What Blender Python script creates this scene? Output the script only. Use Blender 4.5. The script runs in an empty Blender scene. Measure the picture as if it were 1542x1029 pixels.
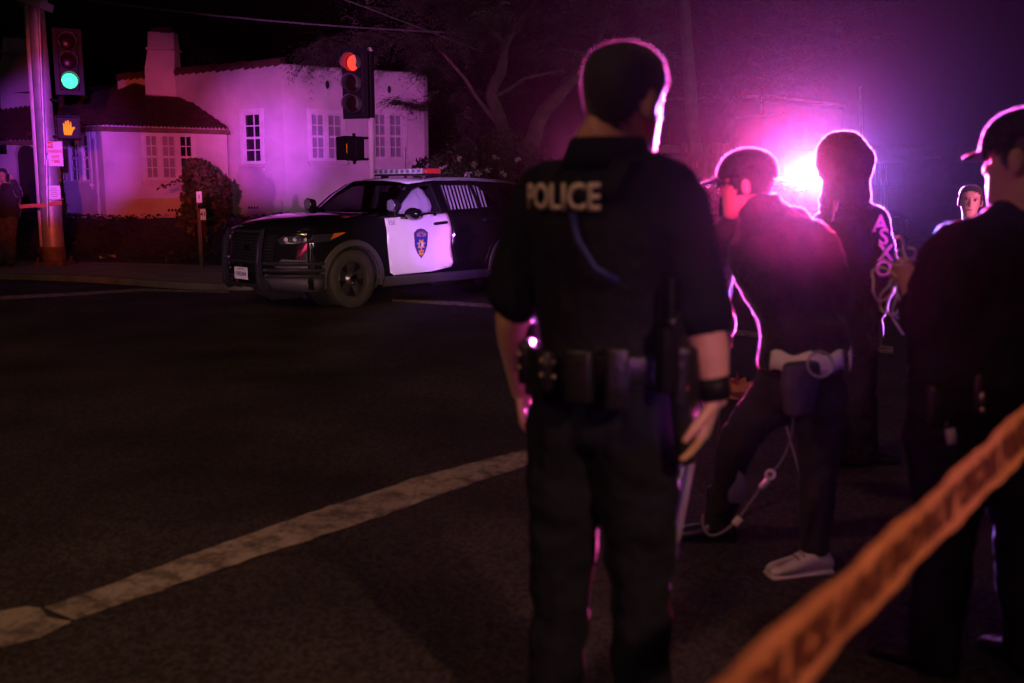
import bpy, bmesh, math, random
from math import sin, cos, pi, radians, sqrt
from mathutils import Vector, Matrix, noise
from mathutils.geometry import delaunay_2d_cdt
random.seed(7)
S = bpy.context.scene
COL = S.collection
# ---------------------------------------------------------------- camera
HZ, FPX, CZ = 289.0, 1500.0, 1.5
PITCH = math.atan((514.5 - HZ) / FPX)
cd = bpy.data.cameras.new('camera'); cam = bpy.data.objects.new('camera', cd); COL.objects.link(cam)
cam.location = (0, 0, CZ); cam.rotation_euler = (pi / 2 - PITCH, 0, 0)
cd.sensor_width = 36; cd.lens = 36 * FPX / 1542; cd.clip_start = .05; cd.clip_end = 500
cd.dof.use_dof = True; cd.dof.focus_distance = 14.0; cd.dof.aperture_fstop = 2.0; cd.dof.aperture_blades = 9
S.camera = cam
S.view_settings.view_transform = 'Standard'; S.view_settings.look = 'None'
S.view_settings.exposure = 0; S.view_settings.gamma = 1
S.cycles.use_denoising = True
S.cycles.max_bounces = 5; S.cycles.volume_bounces = 0; S.cycles.transparent_max_bounces = 12
S.cycles.sample_clamp_indirect = 3
CP, SP = cos(PITCH), sin(PITCH)
def ray(px, py):
    a = (px - 771) / FPX; b = -(py - 514.5) / FPX
    return Vector((a, CP + b * SP, -SP + b * CP))
def P(px, py, D):
    r = ray(px, py); return Vector((0, 0, CZ)) + r * (D / r.y)
def G(px, py, z=0.):
    r = ray(px, py); return Vector((0, 0, CZ)) + r * ((z - CZ) / r.z)
# ---------------------------------------------------------------- world + lights
W = bpy.data.worlds.new('World'); S.world = W; W.use_nodes = True
nt = W.node_tree; bg = nt.nodes['Background']
sky = nt.nodes.new('ShaderNodeTexSky'); sky.sky_type = 'NISHITA'; sky.sun_disc = False
sky.sun_elevation = radians(-4); sky.sun_rotation = radians(200)
nt.links.new(sky.outputs[0], bg.inputs[0]); bg.inputs[1].default_value = 0.03
def lamp(kind, name, loc, power, col, target=None, **k):
    l = bpy.data.lights.new(name, kind); l.energy = power; l.color = col
    for a, v in k.items(): setattr(l, a, v)
    o = bpy.data.objects.new(name, l); COL.objects.link(o); o.location = loc
    if target is not None:
        o.rotation_euler = (Vector(target) - Vector(loc)).to_track_quat('-Z', 'Y').to_euler()
    return o
RED, BLU, PUR, WARM = (1, .02, .05), (.10, .06, 1), (.62, .08, 1), (1, .52, .28)
# dim night sun stand-in: the moonless sky's faint warm street glow
lamp('SUN', 'sun', (0, 0, 30), .012, (1, .62, .42), (4, 14, 0), angle=radians(25))
# street lamp above and behind the camera, then two added warm fills
lamp('SPOT', 'street_and_fill_light', (-7, -2, 8.5), 1500, WARM, (-2.5, 9, 0), spot_size=radians(80), spot_blend=1, shadow_soft_size=.2)
lamp('SPOT', 'street_and_fill_light', (-1.5, -5, 6.5), 160, (1, .50, .26), (1.2, 2.6, .5), spot_size=radians(60), spot_blend=.9, shadow_soft_size=.15)  # added warm fill for the tape and foreground
lamp('SPOT', 'street_and_fill_light', (1.9, -1.0, 3.2), 420, (1, .50, .30), (.72, 1.2, 1.15), spot_size=radians(34), spot_blend=1, shadow_soft_size=.06)  # added spot that brightens the foreground tape
# patrol-car beams from behind the camera, thrown on the house and the patrol car
SRC = Vector((-.3, -3.0, 2.2)); SRB = Vector((-6, -14, 1.84))
def beam(name, px, py, D, power, col, size, blend=.6, src=SRC, soft=.02):
    return lamp('SPOT', name, src, power, col, P(px, py, D), spot_size=radians(size), spot_blend=blend, shadow_soft_size=soft)
SRD = Vector((-.3, -14, 1.84))
beam('blue_beam', 420, 225, 26, 28000, (.34, .06, 1), 6, 1)
beam('purple_beam', 392, 210, 26, 28000, (.90, .10, .76), 8, 1)
beam('purple_beam', 545, 150, 27, 40000, (.80, .12, .74), 12, 1, src=SRB, soft=.01)
beam('blue_beam', 540, 230, 27, 6000, (.20, .18, .6), 12, 1, src=SRB + Vector((0, 0, .7)))
beam('blue_beam', 95, 220, 26, 24000, (.40, .06, 1), 9, .8, src=Vector((-.15, -.4, 1.95)))
beam('purple_beam', 235, 200, 26, 9000, (.66, .07, .80), 8.5, .8, src=SRD, soft=.004)
beam('red_beam', 190, 235, 26, 13000, (1, .07, .05), 14, .8)
beam('purple_beam', 648, 330, 14, 18000, (.62, .24, 1), 8, .9)
beam('head_beam', 575, 405, 13.5, 5200, (1, .60, .42), 7.5, 1, src=Vector((-1.2, -3, 1.2)))
beam('head_beam', 400, 385, 12.8, 5000, (.85, .45, .62), 7, 1, src=Vector((-1.2, -3, 1.2)))
beam('pole_beam', 75, 220, 20, 1400, (.25, .14, 1), 8, .8)
# spots added to imitate the flare veil washing over the bystanders
beam('pink_fill', 1185, 290, 4, 18000, (1, .04, .32), 6.2, 1, src=Vector((.74, -3.2, 2.4)), soft=.05)
beam('violet_fill', 1280, 300, 5.6, 9000, (.45, .06, 1), 7, 1, src=Vector((5, -3.2, 2.4)), soft=.05)
beam('violet_fill', 1070, 560, 2.3, 260, (.55, .08, .75), 8, 1, src=Vector((2.0, -3.0, 2.0)), soft=.05)  # added fill on the officer's forearm and hand
# ---------------------------------------------------------------- helpers
def nodemat(name, col, rough=.6, metal=0., spec=.5, bump=0., bscale=20., vary=0., vscale=3., sheen=0., coat=0., emit=None, es=0., col2=None, transmission=0., alpha=1.):
    m = bpy.data.materials.new(name); m.use_nodes = True; t = m.node_tree; b = t.nodes['Principled BSDF']
    I = b.inputs
    I['Base Color'].default_value = (*col, 1); I['Roughness'].default_value = rough; I['Metallic'].default_value = metal
    I['Specular IOR Level'].default_value = spec; I['Sheen Weight'].default_value = sheen; I['Coat Weight'].default_value = coat
    I['Sheen Roughness'].default_value = .35
    I['Transmission Weight'].default_value = transmission
    if emit: I['Emission Color'].default_value = (*emit, 1); I['Emission Strength'].default_value = es
    tc = t.nodes.new('ShaderNodeTexCoord')
    if vary or col2:
        n = t.nodes.new('ShaderNodeTexNoise'); n.inputs['Scale'].default_value = vscale; n.inputs['Detail'].default_value = 8
        t.links.new(tc.outputs['Object'], n.inputs['Vector'])
        r = t.nodes.new('ShaderNodeValToRGB'); r.color_ramp.elements[0].position = .35; r.color_ramp.elements[1].position = .68
        c2 = col2 or tuple(c * (1 - vary) for c in col)
        r.color_ramp.elements[0].color = (*c2, 1); r.color_ramp.elements[1].color = (*col, 1)
        t.links.new(n.outputs['Fac'], r.inputs['Fac']); t.links.new(r.outputs[0], I['Base Color'])
    if bump:
        n2 = t.nodes.new('ShaderNodeTexNoise'); n2.inputs['Scale'].default_value = bscale; n2.inputs['Detail'].default_value = 6
        t.links.new(tc.outputs['Object'], n2.inputs['Vector'])
        bp = t.nodes.new('ShaderNodeBump'); bp.inputs['Strength'].default_value = bump; bp.inputs['Distance'].default_value = .02
        t.links.new(n2.outputs['Fac'], bp.inputs['Height']); t.links.new(bp.outputs[0], I['Normal'])
    return m
M = {}
M['asphalt'] = nodemat('asphalt', (.050, .044, .042), .8, bump=.9, bscale=60, vary=.6, vscale=.9, spec=.2)
def speckle(m, scale, dark, light):
    t = m.node_tree; b = t.nodes['Principled BSDF']; src = b.inputs['Base Color'].links[0].from_socket
    tc = [n for n in t.nodes if n.type == 'TEX_COORD'][0]; v = t.nodes.new('ShaderNodeTexVoronoi'); v.inputs['Scale'].default_value = scale; t.links.new(tc.outputs['Object'], v.inputs['Vector'])
    r = t.nodes.new('ShaderNodeValToRGB'); r.color_ramp.elements[0].color = (dark,) * 3 + (1,); r.color_ramp.elements[1].color = (light,) * 3 + (1,); r.color_ramp.elements[0].position = .15; r.color_ramp.elements[1].position = .85
    sp = t.nodes.new('ShaderNodeSeparateColor'); t.links.new(v.outputs['Color'], sp.inputs[0]); t.links.new(sp.outputs[0], r.inputs[0])
    x = t.nodes.new('ShaderNodeMixRGB'); x.blend_type = 'MULTIPLY'; x.inputs[0].default_value = 1; t.links.new(src, x.inputs[1]); t.links.new(r.outputs[0], x.inputs[2]); t.links.new(x.outputs[0], b.inputs['Base Color'])
speckle(M['asphalt'], 70, .55, 1.7)
M['concrete'] = nodemat('concrete', (.30, .27, .22), .85, bump=.3, bscale=40, vary=.35, vscale=2)
M['kerb'] = nodemat('kerb', (.20, .18, .15), .85, bump=.3, bscale=30, vary=.4, vscale=3)
M['stucco'] = nodemat('stucco', (.62, .58, .56), .9, bump=.8, bscale=11, vary=.30, vscale=.9)
M['tile'] = nodemat('roof_tile', (.09, .035, .025), .85, bump=.3, bscale=30, vary=.5, vscale=4)
M['trim'] = nodemat('window_trim', (.66, .63, .62), .6, vary=.15, vscale=6)
M['glass_win'] = nodemat('window_glass', (.015, .015, .02), .08, spec=.6)
M['glass_curt'] = nodemat('curtained_glass', (.28, .26, .30), .3, spec=.6, vary=.3, vscale=2)
M['dark'] = nodemat('dark_void', (.01, .01, .01), .9)
M['wood_dark'] = nodemat('dark_door_wood', (.03, .02, .018), .5, vary=.3, vscale=6)
M['galv'] = nodemat('galvanised_steel', (.36, .36, .37), .5, metal=.35, vary=.3, vscale=5, bump=.1, bscale=14)
M['rust'] = nodemat('brown_paint', (.16, .10, .06), .8, vary=.4, vscale=6, bump=.2)
M['whitepipe'] = nodemat('white_pipe_paint', (.7, .66, .64), .5, vary=.15, vscale=5)
M['blackplastic'] = nodemat('black_plastic', (.007, .007, .008), .5, spec=.12)
M['signwhite'] = nodemat('sign_white', (.72, .68, .66), .5, vary=.15, vscale=9)
M['signred'] = nodemat('sign_red', (.55, .02, .02), .5)
M['paper'] = nodemat('paper', (.75, .72, .72), .8, vary=.1)
M['ink'] = nodemat('print_ink', (.03, .02, .02), .7)
M['leaf'] = nodemat('ivy_leaves', (.055, .075, .022), .7, vary=.55, vscale=3)
M['leafdry'] = nodemat('dry_leaves', (.11, .06, .025), .8, vary=.5, vscale=4)
M['needle'] = nodemat('cypress_foliage', (.075, .085, .045), .8, vary=.5, vscale=1.2)
M['bark'] = nodemat('tree_bark', (.15, .11, .09), .9, bump=.8, bscale=14, vary=.45, vscale=4)
M['soil'] = nodemat('bank_soil', (.055, .05, .03), .95, bump=.8, bscale=8, vary=.5, vscale=3)
M['polewood'] = nodemat('utility_pole_wood', (.17, .12, .09), .9, bump=.6, bscale=20, vary=.4, vscale=3)
M['fence'] = nodemat('fence_board_paint', (.34, .31, .31), .8, vary=.3, vscale=4)
M['rustpost'] = nodemat('orange_post_paint', (.42, .08, .03), .7, vary=.2)
M['darkwall'] = nodemat('far_building_wall', (.07, .06, .06), .9, vary=.3)
M['cable'] = nodemat('cable_sheath', (.12, .12, .12), .6)
M['carblack'] = nodemat('black_car_paint', (.006, .006, .007), .12, coat=1., spec=.6)
M['carwhite'] = nodemat('white_car_paint', (.70, .69, .68), .22, coat=.6, vary=.05, vscale=5)
M['carplastic'] = nodemat('grey_car_plastic', (.045, .043, .043), .55, bump=.15, bscale=60)
M['rubber'] = nodemat('tyre_rubber', (.032, .028, .026), .8, bump=.25, bscale=50, vary=.25, vscale=12)
M['rim'] = nodemat('black_rim_paint', (.11, .11, .12), .28, coat=.8, metal=.8)
M['chrome'] = nodemat('chrome', (.7, .7, .72), .12, metal=1)
M['steelbar'] = nodemat('black_powder_coat', (.03, .03, .033), .22, coat=1., metal=.3)
M['lenswhite'] = nodemat('clear_lens_plastic', (.75, .72, .75), .18, spec=.7, vary=.35, vscale=18)
M['lensred'] = nodemat('red_lens_plastic', (.7, .05, .04), .2, spec=.7)
M['lensamber'] = nodemat('amber_lens_plastic', (.7, .14, .02), .2, spec=.7)
M['lenshead'] = nodemat('headlamp_reflector', (.05, .05, .06), .1, metal=.5, bump=.6, bscale=40)
M['airbag'] = nodemat('airbag_cloth', (.78, .75, .78), .75, bump=.4, bscale=8)
M['barmetal'] = nodemat('window_bar_metal', (.62, .6, .66), .4)
M['seat'] = nodemat('seat_cloth', (.02, .02, .022), .8)
M['plate'] = nodemat('plate_white', (.70, .66, .66), .5, vary=.1, vscale=30)
M['gold'] = nodemat('emblem_gold', (.62, .36, .05), .5)
M['navyprint'] = nodemat('emblem_blue', (.02, .03, .22), .5)
M['maroonprint'] = nodemat('emblem_border', (.10, .03, .03), .5)
M['greenprint'] = nodemat('emblem_green', (.02, .16, .10), .5)
M['skin'] = nodemat('skin', (.50, .27, .20), .55, bump=.08, bscale=60, vary=.12, vscale=6, sheen=.35)
M['skin2'] = nodemat('skin_brown', (.34, .19, .13), .55, bump=.08, bscale=60, vary=.12, vscale=6, sheen=.35)
M['hair'] = nodemat('dark_hair', (.010, .008, .007), .6, bump=.5, bscale=120, sheen=.3)
M['uniform'] = nodemat('navy_uniform_cloth', (.005, .006, .015), .9, spec=.25, bump=.35, bscale=12, sheen=.0, vary=.25, vscale=5)
M['vest'] = nodemat('black_vest_nylon', (.005, .005, .009), .8, spec=.25, bump=.4, bscale=35)
M['jacket'] = nodemat('dark_jacket_cloth', (.016, .013, .018), .8, bump=.45, bscale=11, sheen=.5, vary=.3)
M['hoodie'] = nodemat('dark_hoodie_fleece', (.014, .013, .020), .85, bump=.45, bscale=12, sheen=.8, vary=.3)
M['denim'] = nodemat('dark_trouser_cloth', (.014, .013, .018), .85, bump=.4, bscale=14, vary=.3, sheen=.04)
M['camo'] = nodemat('faded_trouser_cloth', (.13, .10, .10), .9, bump=.3, bscale=10, vary=.55, vscale=9)
M['leather'] = nodemat('black_leather', (.010, .010, .011), .35, bump=.2, bscale=40)
M['shoewhite'] = nodemat('white_shoe_leather', (.62, .55, .48), .55, bump=.15, bscale=40, vary=.15, vscale=12)
M['shirtwhite'] = nodemat('white_shirt_cloth', (.68, .64, .60), .8, bump=.3, bscale=20)
M['print'] = nodemat('reflective_print', (.60, .52, .46), .6)
M['baggrey'] = nodemat('grey_bag_nylon', (.05, .05, .07), .7, bump=.3, bscale=30)
M['brass'] = nodemat('brass_snap', (.45, .36, .3), .4, metal=1)
M['beige_clip'] = nodemat('pale_plastic_clip', (.6, .5, .46), .5)
M['sleeveprint'] = nodemat('sleeve_print', (.85, .30, .38), .6)
M['eye'] = nodemat('eyeball', (.55, .5, .5), .2)
M['iris'] = nodemat('iris', (.012, .008, .006), .2)
M['lip'] = nodemat('lip', (.33, .12, .11), .5)
def lit(name, col, s): return nodemat(name, (.01, .01, .01), .6, spec=0, emit=col, es=s)
M['green_on'] = lit('lit_green_lens', (.02, 1, .42), 5)
M['green_hot'] = lit('lit_green_hot', (.05, 1, .40), 2.2)
M['red_on'] = lit('lit_red_lens', (1, .035, .03), 2.6)
M['red_hot'] = lit('lit_red_hot', (1, .02, .012), 4)
M['hand_on'] = lit('lit_orange_hand', (1, .20, .004), 1.9)
M['lensoff'] = nodemat('unlit_lens', (.012, .004, .003), .3, spec=.15)
M['pixel_led'] = lit('red_pilot_led', (1, .04, .02), 3)

def glassmat(name, tint, gloss):
    m = bpy.data.materials.new(name); m.use_nodes = True; t = m.node_tree; t.nodes.clear()
    o = t.nodes.new('ShaderNodeOutputMaterial'); mx = t.nodes.new('ShaderNodeMixShader'); tr = t.nodes.new('ShaderNodeBsdfTransparent')
    g = t.nodes.new('ShaderNodeBsdfGlossy'); f = t.nodes.new('ShaderNodeLayerWeight'); f.inputs['Blend'].default_value = .5
    p = t.nodes.new('ShaderNodeMath'); p.operation = 'POWER'; p.inputs[1].default_value = 4; q = t.nodes.new('ShaderNodeMath'); q.operation = 'MULTIPLY_ADD'; q.inputs[1].default_value = .9; q.inputs[2].default_value = .05
    tr.inputs[0].default_value = (*tint, 1); g.inputs['Roughness'].default_value = gloss; g.inputs['Color'].default_value = (.9, .9, .9, 1)
    t.links.new(f.outputs['Facing'], p.inputs[0]); t.links.new(p.outputs[0], q.inputs[0])
    t.links.new(q.outputs[0], mx.inputs[0]); t.links.new(tr.outputs[0], mx.inputs[1]); t.links.new(g.outputs[0], mx.inputs[2]); t.links.new(mx.outputs[0], o.inputs[0])
    return m
M['carglass'] = glassmat('car_glass', (.72, .72, .74), .02)
M['tint'] = glassmat('tinted_glass', (.14, .14, .15), .02)

def tapemat():
    m = nodemat('orange_barrier_tape', (.80, .30, .15), .45, bump=.25, bscale=25, spec=.5, vary=.25, vscale=30)
    t = m.node_tree; b = t.nodes['Principled BSDF']; out = [n for n in t.nodes if n.type == 'OUTPUT_MATERIAL'][0]
    tl = t.nodes.new('ShaderNodeBsdfTranslucent'); tl.inputs[0].default_value = (.7, .12, .02, 1)
    mx = t.nodes.new('ShaderNodeMixShader'); mx.inputs[0].default_value = .35
    t.links.new(b.outputs[0], mx.inputs[1]); t.links.new(tl.outputs[0], mx.inputs[2]); t.links.new(mx.outputs[0], out.inputs[0])
    return m
M['tape'] = tapemat()
def paintmat():   # worn road paint: chipped through to asphalt
    m = nodemat('worn_white_paint', (.36, .32, .26), .75, bump=.5, bscale=60)
    t = m.node_tree; b = t.nodes['Principled BSDF']
    tc = [n for n in t.nodes if n.type == 'TEX_COORD'][0]
    n = t.nodes.new('ShaderNodeTexNoise'); n.inputs['Scale'].default_value = 7; n.inputs['Detail'].default_value = 12; n.inputs['Roughness'].default_value = .72
    v = t.nodes.new('ShaderNodeTexVoronoi'); v.feature = 'DISTANCE_TO_EDGE'; v.inputs['Scale'].default_value = 2.6
    t.links.new(tc.outputs['Object'], n.inputs['Vector'])
    wob = t.nodes.new('ShaderNodeMixRGB'); wob.inputs[0].default_value = .12
    t.links.new(tc.outputs['Object'], wob.inputs[1]); t.links.new(n.outputs['Color'], wob.inputs[2]); t.links.new(wob.outputs[0], v.inputs['Vector'])
    r = t.nodes.new('ShaderNodeValToRGB'); r.color_ramp.elements[0].position = .42; r.color_ramp.elements[1].position = .55
    r.color_ramp.elements[0].color = (.12, .10, .08, 1); r.color_ramp.elements[1].color = (.36, .32, .26, 1)
    t.links.new(n.outputs['Fac'], r.inputs['Fac'])
    r2 = t.nodes.new('ShaderNodeValToRGB'); r2.color_ramp.elements[0].position = .008; r2.color_ramp.elements[1].position = .02
    t.links.new(v.outputs['Distance'], r2.inputs['Fac'])
    mm = t.nodes.new('ShaderNodeMixRGB'); mm.blend_type = 'MULTIPLY'; mm.inputs[0].default_value = .35
    t.links.new(r.outputs[0], mm.inputs[1]); t.links.new(r2.outputs[0], mm.inputs[2]); t.links.new(mm.outputs[0], b.inputs['Base Color'])
    return m
M['paint'] = paintmat()

def tag(o, label=None, cat=None, group=None, kind=None):
    if label: o['label'] = label
    if cat: o['category'] = cat
    if group: o['group'] = group
    if kind: o['kind'] = kind
    return o
def empty(name, loc, label, cat, group=None, rz=0.):
    o = bpy.data.objects.new(name, None); COL.objects.link(o); o.location = loc; o.rotation_euler = (0, 0, rz); o.empty_display_size = .1
    return tag(o, label, cat, group)
class MB:
    def __init__(s): s.v = []; s.f = []; s.m = []; s.mats = []
    def mi(s, mat):
        if mat is None: return 0
        if mat not in s.mats: s.mats.append(mat)
        return s.mats.index(mat)
    def add(s, vs, fs, mat=None):
        o = len(s.v); s.v += [tuple(v) for v in vs]; i = s.mi(mat)
        for f in fs: s.f.append(tuple(o + k for k in f)); s.m.append(i)
        return s
    def box(s, c, d, rot=None, mat=None):
        c = Vector(c); h = Vector(d) / 2; R = rot or Matrix.Identity(3)
        vs = [c + R @ Vector((x * h.x, y * h.y, z * h.z)) for x in (-1, 1) for y in (-1, 1) for z in (-1, 1)]
        return s.add(vs, [(0, 1, 3, 2), (4, 6, 7, 5), (0, 4, 5, 1), (2, 3, 7, 6), (0, 2, 6, 4), (1, 5, 7, 3)], mat)
    def tube(s, pts, r, n=8, hint=None, caps=True, mat=None, dome=0):
        pts = [Vector(p) for p in pts]; k = len(pts)
        rs = r if isinstance(r, (list, tuple)) else [r] * k
        rs = [(a, a) if not isinstance(a, (list, tuple)) else a for a in rs]
        if dome:   # rounded ends
            def endcap(p, q, ra):
                d = (p - q).normalized(); m = min(ra); out = []
                for t in ((.45, .89), (.8, .6), (.97, .24)): out.append((p + d * m * t[0] * dome, (ra[0] * t[1], ra[1] * t[1])))
                return out
            a = endcap(pts[0], pts[1], rs[0])[::-1]; b = endcap(pts[-1], pts[-2], rs[-1])
            pts = [p for p, _ in a] + pts + [p for p, _ in b]; rs = [q for _, q in a] + rs + [q for _, q in b]; k = len(pts)
        vs = []; u0 = None
        for i, p in enumerate(pts):
            t = (pts[min(i + 1, k - 1)] - pts[max(i - 1, 0)])
            t = t.normalized() if t.length > 1e-9 else Vector((0, 0, 1))
            h = Vector(hint) if hint is not None else (u0 if u0 is not None else (Vector((1, 0, 0)) if abs(t.x) < .8 else Vector((0, 1, 0))))
            u = h - t * h.dot(t)
            if u.length < 1e-6: u = t.orthogonal()
            u.normalize(); w = t.cross(u); u0 = u
            for j in range(n):
                a = 2 * pi * j / n; vs.append(p + u * (cos(a) * rs[i][0]) + w * (sin(a) * rs[i][1]))
        fs = [(i * n + j, i * n + (j + 1) % n, (i + 1) * n + (j + 1) % n, (i + 1) * n + j) for i in range(k - 1) for j in range(n)]
        if caps: fs += [tuple(range(n))[::-1], tuple((k - 1) * n + j for j in range(n))]
        return s.add(vs, fs, mat)
    def lathe(s, prof, c=(0, 0, 0), axis='Z', n=24, mat=None, cap=True):   # prof: (r, h)
        c = Vector(c); vs = []
        for r, h in prof:
            for j in range(n):
                a = 2 * pi * j / n
                q = {'Z': (cos(a) * r, sin(a) * r, h), 'Y': (cos(a) * r, h, -sin(a) * r), 'X': (h, cos(a) * r, sin(a) * r)}[axis]
                vs.append(c + Vector(q))
        k = len(prof)
        fs = [(i * n + j, i * n + (j + 1) % n, (i + 1) * n + (j + 1) % n, (i + 1) * n + j) for i in range(k - 1) for j in range(n)]
        if cap: fs += [tuple(range(n))[::-1], tuple((k - 1) * n + j for j in range(n))]
        return s.add(vs, fs, mat)
    def ell(s, c, r, n=14, k=8, rot=None, mat=None):
        c = Vector(c); R = rot or Matrix.Identity(3); r = Vector(r) if not isinstance(r, (int, float)) else Vector((r, r, r)); vs = []
        for i in range(k + 1):
            ph = pi * i / k
            for j in range(n):
                a = 2 * pi * j / n; vs.append(c + R @ Vector((sin(max(ph, .01)) * cos(a) * r.x, sin(max(ph, .01)) * sin(a) * r.y, -cos(ph) * r.z)))
        fs = [(i * n + j, i * n + (j + 1) % n, (i + 1) * n + (j + 1) % n, (i + 1) * n + j) for i in range(k) for j in range(n)]
        fs += [tuple(range(n))[::-1], tuple(k * n + j for j in range(n))]
        return s.add(vs, fs, mat)
    def grid(s, rows, mat=None, close=False):
        n = len(rows[0]); vs = [v for r in rows for v in r]
        return s.add(vs, [(i * n + j, i * n + j + 1, (i + 1) * n + j + 1, (i + 1) * n + j) for i in range(len(rows) - 1) for j in range(n - 1)], mat)
    def prism(s, poly, off, mat=None):   # poly: 3d pts planar, off: vector
        n = len(poly); off = Vector(off); vs = [Vector(p) for p in poly] + [Vector(p) + off for p in poly]
        return s.add(vs, [tuple(range(n))[::-1], tuple(range(n, 2 * n))] + [(i, (i + 1) % n, n + (i + 1) % n, n + i) for i in range(n)], mat)
    def build(s, name, mat, parent=None, smooth=False, local=None, bevel=0, solid=0, fix=True):
        me = bpy.data.meshes.new(name)
        vs = s.v
        if local is not None: vs = [tuple(Vector(v) - Vector(local)) for v in vs]
        me.from_pydata(vs, [], s.f)
        if fix:
            bm = bmesh.new(); bm.from_mesh(me); bmesh.ops.recalc_face_normals(bm, faces=bm.faces); bm.to_mesh(me); bm.free()
        if s.mats:
            for m in s.mats: me.materials.append(m)
            me.polygons.foreach_set('material_index', s.m)
        else: me.materials.append(mat)
        o = bpy.data.objects.new(name, me); COL.objects.link(o)
        if parent is not None: o.parent = parent
        elif local is not None: o.location = local
        if smooth:
            me.polygons.foreach_set('use_smooth', [True] * len(me.polygons))
            if smooth != 'all':
                try: me.set_sharp_from_angle(angle=radians(40))
                except Exception: pass
        if solid:
            md = o.modifiers.new('s', 'SOLIDIFY'); md.thickness = solid; md.offset = -1
        if bevel:
            md = o.modifiers.new('b', 'BEVEL'); md.width = bevel; md.segments = 2; md.limit_method = 'ANGLE'
        return o
def lerp(a, b, t): return a + (b - a) * t
def interp(tab, x):
    if x <= tab[0][0]: return tab[0][1]
    for (a, b), (c, d) in zip(tab, tab[1:]):
        if x <= c:
            t = (x - a) / (c - a); return b + (d - b) * t
    return tab[-1][1]
def inpoly(p, poly):
    c = False; n = len(poly)
    for i in range(n):
        a, b = poly[i], poly[i - 1]
        if (a[1] > p[1]) != (b[1] > p[1]) and p[0] < (b[0] - a[0]) * (p[1] - a[1]) / (b[1] - a[1] + 1e-12) + a[0]: c = not c
    return c
def dens(poly, s):
    out = []
    for i in range(len(poly)):
        a = Vector(poly[i]); b = Vector(poly[(i + 1) % len(poly)]); k = max(1, int((b - a).length / s))
        out += [tuple(a.lerp(b, j / k)) for j in range(k)]
    return out
def patch2d(outline, holes=(), s=.06):
    vs = []; es = []
    loops = [dens(outline, s)] + [dens(h, s) for h in holes]
    for l in loops:
        o = len(vs); vs += [Vector(p) for p in l]; es += [(o + i, o + (i + 1) % len(l)) for i in range(len(l))]
    xs = [p[0] for p in outline]; ys = [p[1] for p in outline]
    x = min(xs) + s / 2
    while x < max(xs):
        y = min(ys) + s / 2
        while y < max(ys):
            if inpoly((x, y), outline) and not any(inpoly((x, y), h) for h in holes):
                if all((Vector((x, y)) - q).length > s * .4 for q in vs[:sum(len(l) for l in loops)]): vs.append(Vector((x, y)))
            y += s
        x += s
    r = delaunay_2d_cdt(vs, es, [], 0, 1e-5)
    V = r[0]; F = []
    for f in r[2]:
        c = sum((V[i] for i in f), Vector((0, 0))) / len(f)
        if inpoly(c, outline) and not any(inpoly(c, h) for h in holes): F.append(tuple(f))
    return V, F
def textmesh(txt, size, bold=.0, extrude=0., align='CENTER', sx=1.):
    c = bpy.data.curves.new('lettering', 'FONT'); c.body = txt; c.size = size; c.align_x = align; c.align_y = 'CENTER'; c.offset = bold * size; c.extrude = extrude
    c.resolution_u = 3
    o = bpy.data.objects.new('tmp', c); COL.objects.link(o)
    dg = bpy.context.evaluated_depsgraph_get(); dg.update()
    me = bpy.data.meshes.new_from_object(o.evaluated_get(dg)); bpy.data.objects.remove(o)
    V = [Vector((v.co.x * sx, v.co.y, v.co.z)) for v in me.vertices]; F = [tuple(p.vertices) for p in me.polygons]
    bpy.data.meshes.remove(me)
    return V, F
def place_text(mb, txt, size, origin, ux, uy, bold=.01, sx=1., lift=.0, mat=None):
    V, F = textmesh(txt, size, bold, sx=sx); ux = Vector(ux).normalized(); uy = Vector(uy).normalized(); n = ux.cross(uy)
    mb.add([Vector(origin) + ux * v.x + uy * v.y + n * lift for v in V], F, mat)
def copy_tree(o, parent=None):
    c = o.copy(); COL.objects.link(c); c.parent = parent
    for ch in [q for q in bpy.data.objects if q.parent == o]: copy_tree(ch, c)
    return c
# ---------------------------------------------------------------- patrol SUV (x forward from front axle, y left, z up)
ZP = [(0.2, -.06), (.35, -.012), (.5, .0), (.72, -.004), (.92, .002), (1.02, -.012), (1.12, -.045), (1.2, -.08), (1.65, -.27), (1.72, -.32)]
XP = [(-4.12, -.17), (-3.95, -.10), (-3.6, -.035), (-3.1, 0), (.15, 0), (.4, -.015), (.58, -.05), (.72, -.12)]
def sy(x, z):
    fl = .022 * math.exp(-((x) / .42) ** 2) + .022 * math.exp(-((x + 3.025) / .45) ** 2)
    return .978 + interp(ZP, z) + interp(XP, x) + (fl if z < 1.0 else 0)
def arch(cx, a0, a1, r=.435, n=14, cz=.375):
    return [(cx + r * cos(a0 + (a1 - a0) * i / n), cz + r * sin(a0 + (a1 - a0) * i / n)) for i in range(n + 1)]
WF = [(-.82, 1.195), (-.93, 1.33), (-1.20, 1.525), (-1.36, 1.585), (-1.58, 1.60), (-1.64, 1.215)]           # driver window
WR = [(-1.80, 1.235), (-1.77, 1.60), (-2.36, 1.605), (-2.42, 1.26)]
WG = [(-2.47, 1.265), (-2.41, 1.603), (-2.50, 1.60), (-2.90, 1.29)]
WQ = [(-3.08, 1.32), (-2.92, 1.56), (-3.35, 1.53), (-3.68, 1.36)]
DF = [(-.58, 1.150), (-.57, .85), (-.62, .42), (-.69, .38), (-1.38, .395), (-1.75, .44), (-1.79, .50), (-1.745, .72), (-1.765, 1.0), (-1.755, 1.20)]
DR = [(-1.775, 1.20), (-1.79, 1.0), (-1.77, .72), (-1.815, .5), (-1.80, .46), (-2.45, .48), (-2.52, .62), (-2.62, .80), (-2.78, .92), (-2.88, 1.22)]
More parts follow.
